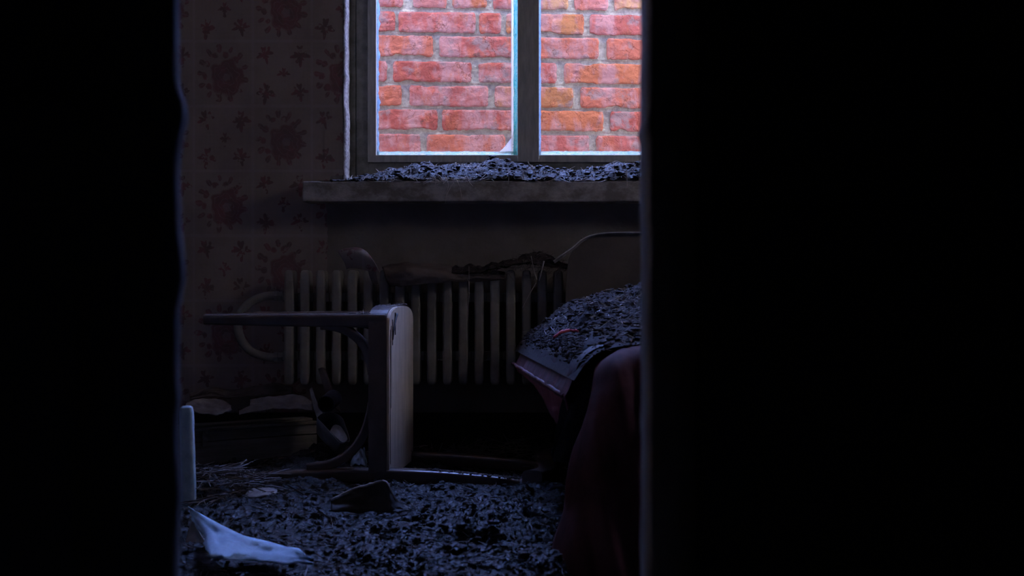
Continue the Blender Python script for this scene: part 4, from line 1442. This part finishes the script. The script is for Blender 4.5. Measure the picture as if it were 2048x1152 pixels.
# headboard with rounded corner and its loosened rim
YH = 3.985
hl = [(1132, 640), (1132, 600), (1133, 560), (1138, 520), (1150, 494), (1165, 480), (1185, 472), (1215, 468), (1290, 467), (1500, 469), (1640, 480), (1680, 520), (1690, 560), (1690, 640)]
bm = bmesh.new()
pts_h = smooth_path([P(a, b, YH) for a, b in hl], 5)
f = bm.faces.new([bm.verts.new(p) for p in pts_h])
r = bmesh.ops.extrude_face_region(bm, geom=[f])
for v in [q for q in r['geom'] if isinstance(q, bmesh.types.BMVert)]: v.co.y += 0.022
obj('headboard', bm, M['headboard'], couch)
bm = bmesh.new()
tube(bm, smooth_path([P(1108, 524, YH - 0.012), P(1125, 512, YH - 0.012), P(1150, 494, YH - 0.010), P(1165, 481, YH - 0.008), P(1185, 472.5, YH - 0.006), P(1215, 468, YH - 0.004), P(1290, 467, YH - 0.004), P(1500, 469, YH - 0.004)], 6), 1.0, flat=(0.010, 0.0016, (0, 0.3, 1)))
obj('headboard_rim', bm, M['sill'], couch)


def pos_rim(r):
    px = r.uniform(1125, 1290)
    py = np.interp(px, [1108, 1125, 1150, 1165, 1185, 1215, 1290], [524, 512, 494, 481, 472.5, 468, 467])
    return P(px, py - 2.5, YH - 0.005 + r.uniform(-0.006, 0.012)), Vector((0, -0.2, 1)).normalized()


o = pyobj('rim_dirt', *merge(clods(260, pos_rim, 0.0012, 0.0035, 22), strands(50, pos_rim, 0.006, 0.018, 0.0004, 0.0008, 0.4, 0.5, 23)), M['dirt'], smooth=False)
tag(o, 'crumbs of dirt along the headboard rim of the couch', 'dirt', kind='stuff')


# dirt heap on the couch
def couch_h(x, y):
    x = np.asarray(x, float); y = np.asarray(y, float)
    e = x - (0.012 + (3.92 - y) * 0.085)
    edge = np.clip((e - 0.015) / 0.12, 0, 1)
    edge = edge * edge * (3 - 2 * edge)
    back = np.clip((y - 2.66) / 0.14, 0, 1) * np.clip((3.99 - y) / 0.10, 0, 1)
    h = 0.030 + 0.13 * np.clip((e - 0.06) / 0.45, 0, 1) + 0.025 * fbm(x * 9, y * 9, 51, 3) + 0.012 * ridged(x * 30, y * 30, 55, 3) + 0.006 * fbm(x * 90, y * 90, 58, 2)
    h = h - 0.05 * np.exp(-((x - 0.155) / 0.035) ** 2 - ((y - 3.22) / 0.07) ** 2)
    base = np.interp(e, [0.0, 0.016, 0.03, 0.048, 0.075, 0.12], [0.350, 0.375, 0.392, 0.405, 0.413, 0.418]) - 0.004
    far = np.clip((1.115 - x) / 0.10, 0, 1)
    return base + (0.009 + np.maximum(h, 0.0) * np.clip(0.35 + (y - 2.75) / 1.1, 0.3, 1)) * edge * back * far


HX, HY = np.meshgrid(np.linspace(0.012, 1.02, 420), np.linspace(2.67, 3.975, 420), indexing='ij')
HX = np.minimum(HX + (3.92 - HY) * 0.085, 1.115)
o = grid_mesh('couch_debris', np.stack([HX, HY, couch_h(HX, HY)], -1), M['dirt'])
tag(o, 'thick layer of crumbly dirt and litter covering the couch top', 'debris', kind='stuff')


def pos_couch(r):
    y = r.uniform(2.66, 3.95); x = 0.012 + (3.92 - y) * 0.085 + 0.02 + 0.42 * r.random()
    e = 0.01
    h = float(couch_h(x, y)); hx = float(couch_h(x + e, y)); hy = float(couch_h(x, y + e))
    return Vector((x, y, h + 0.001)), Vector((-(hx - h) / e * 0.6, -(hy - h) / e * 0.6, 1)).normalized()




def pos_couch_edge(r):
    y = r.uniform(2.80, 3.93); k = abs(r.normal()) * 0.36
    z = 0.418 - 0.045 * min(k, 1.6); dx = np.interp(z, [0.335, 0.355, 0.375, 0.392, 0.405, 0.413, 0.418], [-0.002, 0.006, 0.014, 0.028, 0.046, 0.073, 0.12])
    return Vector((0.012 + (3.92 - y) * 0.085 + dx, y, z)), Vector((-0.8, 0, 0.6)).normalized()


o = pyobj('couch_crumbs', *merge(clods(3200, pos_couch, 0.0025, 0.010, 24), clods(2600, pos_couch_edge, 0.0015, 0.0065, 26, 0.9), strands(260, pos_couch_edge, 0.008, 0.02, 0.0005, 0.001, 0.3, 0.5, 27)), M['dirt'], smooth=False)
tag(o, 'dirt crumbs scattered over the couch top layer', 'debris', kind='stuff')
o = pyobj('couch_straw', *strands(1100, pos_couch, 0.010, 0.040, 0.0005, 0.0013, 0.6, 0.4, 25), M['straw_pale'], smooth=False)
tag(o, 'short pale straws mixed into the dirt on the couch', 'straw', kind='stuff')
# bare red edge of cover showing through
bm = bmesh.new()
tube(bm, smooth_path([P(1108, 674, 3.17), P(1122, 665, 3.19), P(1140, 660, 3.21), P(1156, 663, 3.20)], 5), 0.0032, 6)
for v in bm.verts: v.co += Vector((0, 0, 0.004 * float(fbm(v.co.x * 150, v.co.y * 80, 3, 3))))
M['red_piping'] = simple('red_trim', (0.55, 0.05, 0.08), (0.75, 0.12, 0.14), 60, 0.6, 0.3)
obj('red_piping', bm, M['red_piping'], couch, True)
couch.children[-1]['label'] = 'bright red piping'


# covers hanging over the near end of the couch
o = patch('black_sheet', [
    [P(1183, 668, 2.98), P(1205, 663, 2.96), P(1235, 658, 2.95), P(1275, 655, 2.95), P(1350, 652, 2.95)],
    [P(1172, 686, 2.84), P(1192, 684, 2.82), P(1218, 680, 2.80), P(1262, 674, 2.80), P(1345, 672, 2.80)],
    [P(1157, 720, 2.78), P(1170, 727, 2.75), P(1190, 728, 2.72), P(1225, 706, 2.70), P(1340, 700, 2.70)],
    [P(1141, 760, 2.77), P(1153, 765, 2.74), P(1170, 770, 2.73), P(1192, 762, 2.72), P(1260, 760, 2.72)],
    [P(1124, 803, 2.76), P(1137, 812, 2.74), P(1154, 815, 2.72), P(1172, 812, 2.71), P(1190, 810, 2.71)],
    [P(1113, 858, 2.75), P(1124, 866, 2.74), P(1140, 870, 2.72), P(1155, 866, 2.71), P(1170, 864, 2.71)],
    [P(1103, 912, 2.76), P(1109, 922, 2.75), P(1119, 926, 2.73), P(1130, 926, 2.72), P(1142, 926, 2.72)]],
    M['plastic'], 0.002, 8, 0.010, 5)
tag(o, 'grimy black plastic sheet draped down the couch side beside the rust-red blanket', 'plastic sheet')
o = patch('blanket', [
    [P(1205, 712, 2.80), P(1225, 704, 2.80), P(1262, 692, 2.80), P(1330, 688, 2.80), P(1440, 688, 2.80)],
    [P(1191, 738, 2.66), P(1212, 722, 2.62), P(1250, 706, 2.60), P(1320, 700, 2.60), P(1430, 700, 2.60)],
    [P(1183, 785, 2.62), P(1206, 780, 2.56), P(1242, 770, 2.52), P(1300, 765, 2.52), P(1420, 765, 2.52)],
    [P(1166, 848, 2.60), P(1194, 846, 2.54), P(1232, 840, 2.50), P(1290, 840, 2.50), P(1410, 840, 2.50)],
    [P(1146, 905, 2.60), P(1178, 908, 2.53), P(1222, 905, 2.49), P(1285, 905, 2.49), P(1400, 905, 2.49)],
    [P(1133, 962, 2.60), P(1166, 966, 2.53), P(1215, 968, 2.48), P(1280, 968, 2.48), P(1400, 968, 2.48)],
    [P(1128, 1016, 2.60), P(1160, 1024, 2.52), P(1210, 1030, 2.47), P(1280, 1030, 2.46), P(1400, 1030, 2.46)],
    [P(1110, 1078, 2.58), P(1150, 1088, 2.50), P(1208, 1094, 2.45), P(1280, 1094, 2.44), P(1400, 1094, 2.44)],
    [P(1102, 1125, 2.56), P(1146, 1146, 2.48), P(1206, 1156, 2.43), P(1280, 1158, 2.42), P(1400, 1158, 2.42)]],
    M['blanket'], 0.004, 9, 0.0, 12)
for v in o.data.vertices:
    x_, z_ = v.co.x, v.co.z
    v.co.y += 0.030 * float(fbm(x_ * 22 + 3 * z_, z_ * 3.5, 61, 4)) + 0.012 * math.sin(x_ * 95 + z_ * 14)
tag(o, 'dark rust-red blanket hanging to the floor over the near end of the couch', 'blanket')

# things of one kind share a group
for o in bpy.data.objects:
    if o.parent is None and 'category' in o:
        if o.name.startswith('straw_stalk'):
            o['group'] = 'single straw stalks on the sill' if o.data.vertices[0].co.z > 0.7 else 'single straw stalks on the radiator'
        elif o.name.startswith('crumpled_paper'):
            o['group'] = 'crumpled papers around the crate'
        elif o.name.startswith('paper_strip'):
            o['group'] = 'paper strips by the tilted pot'
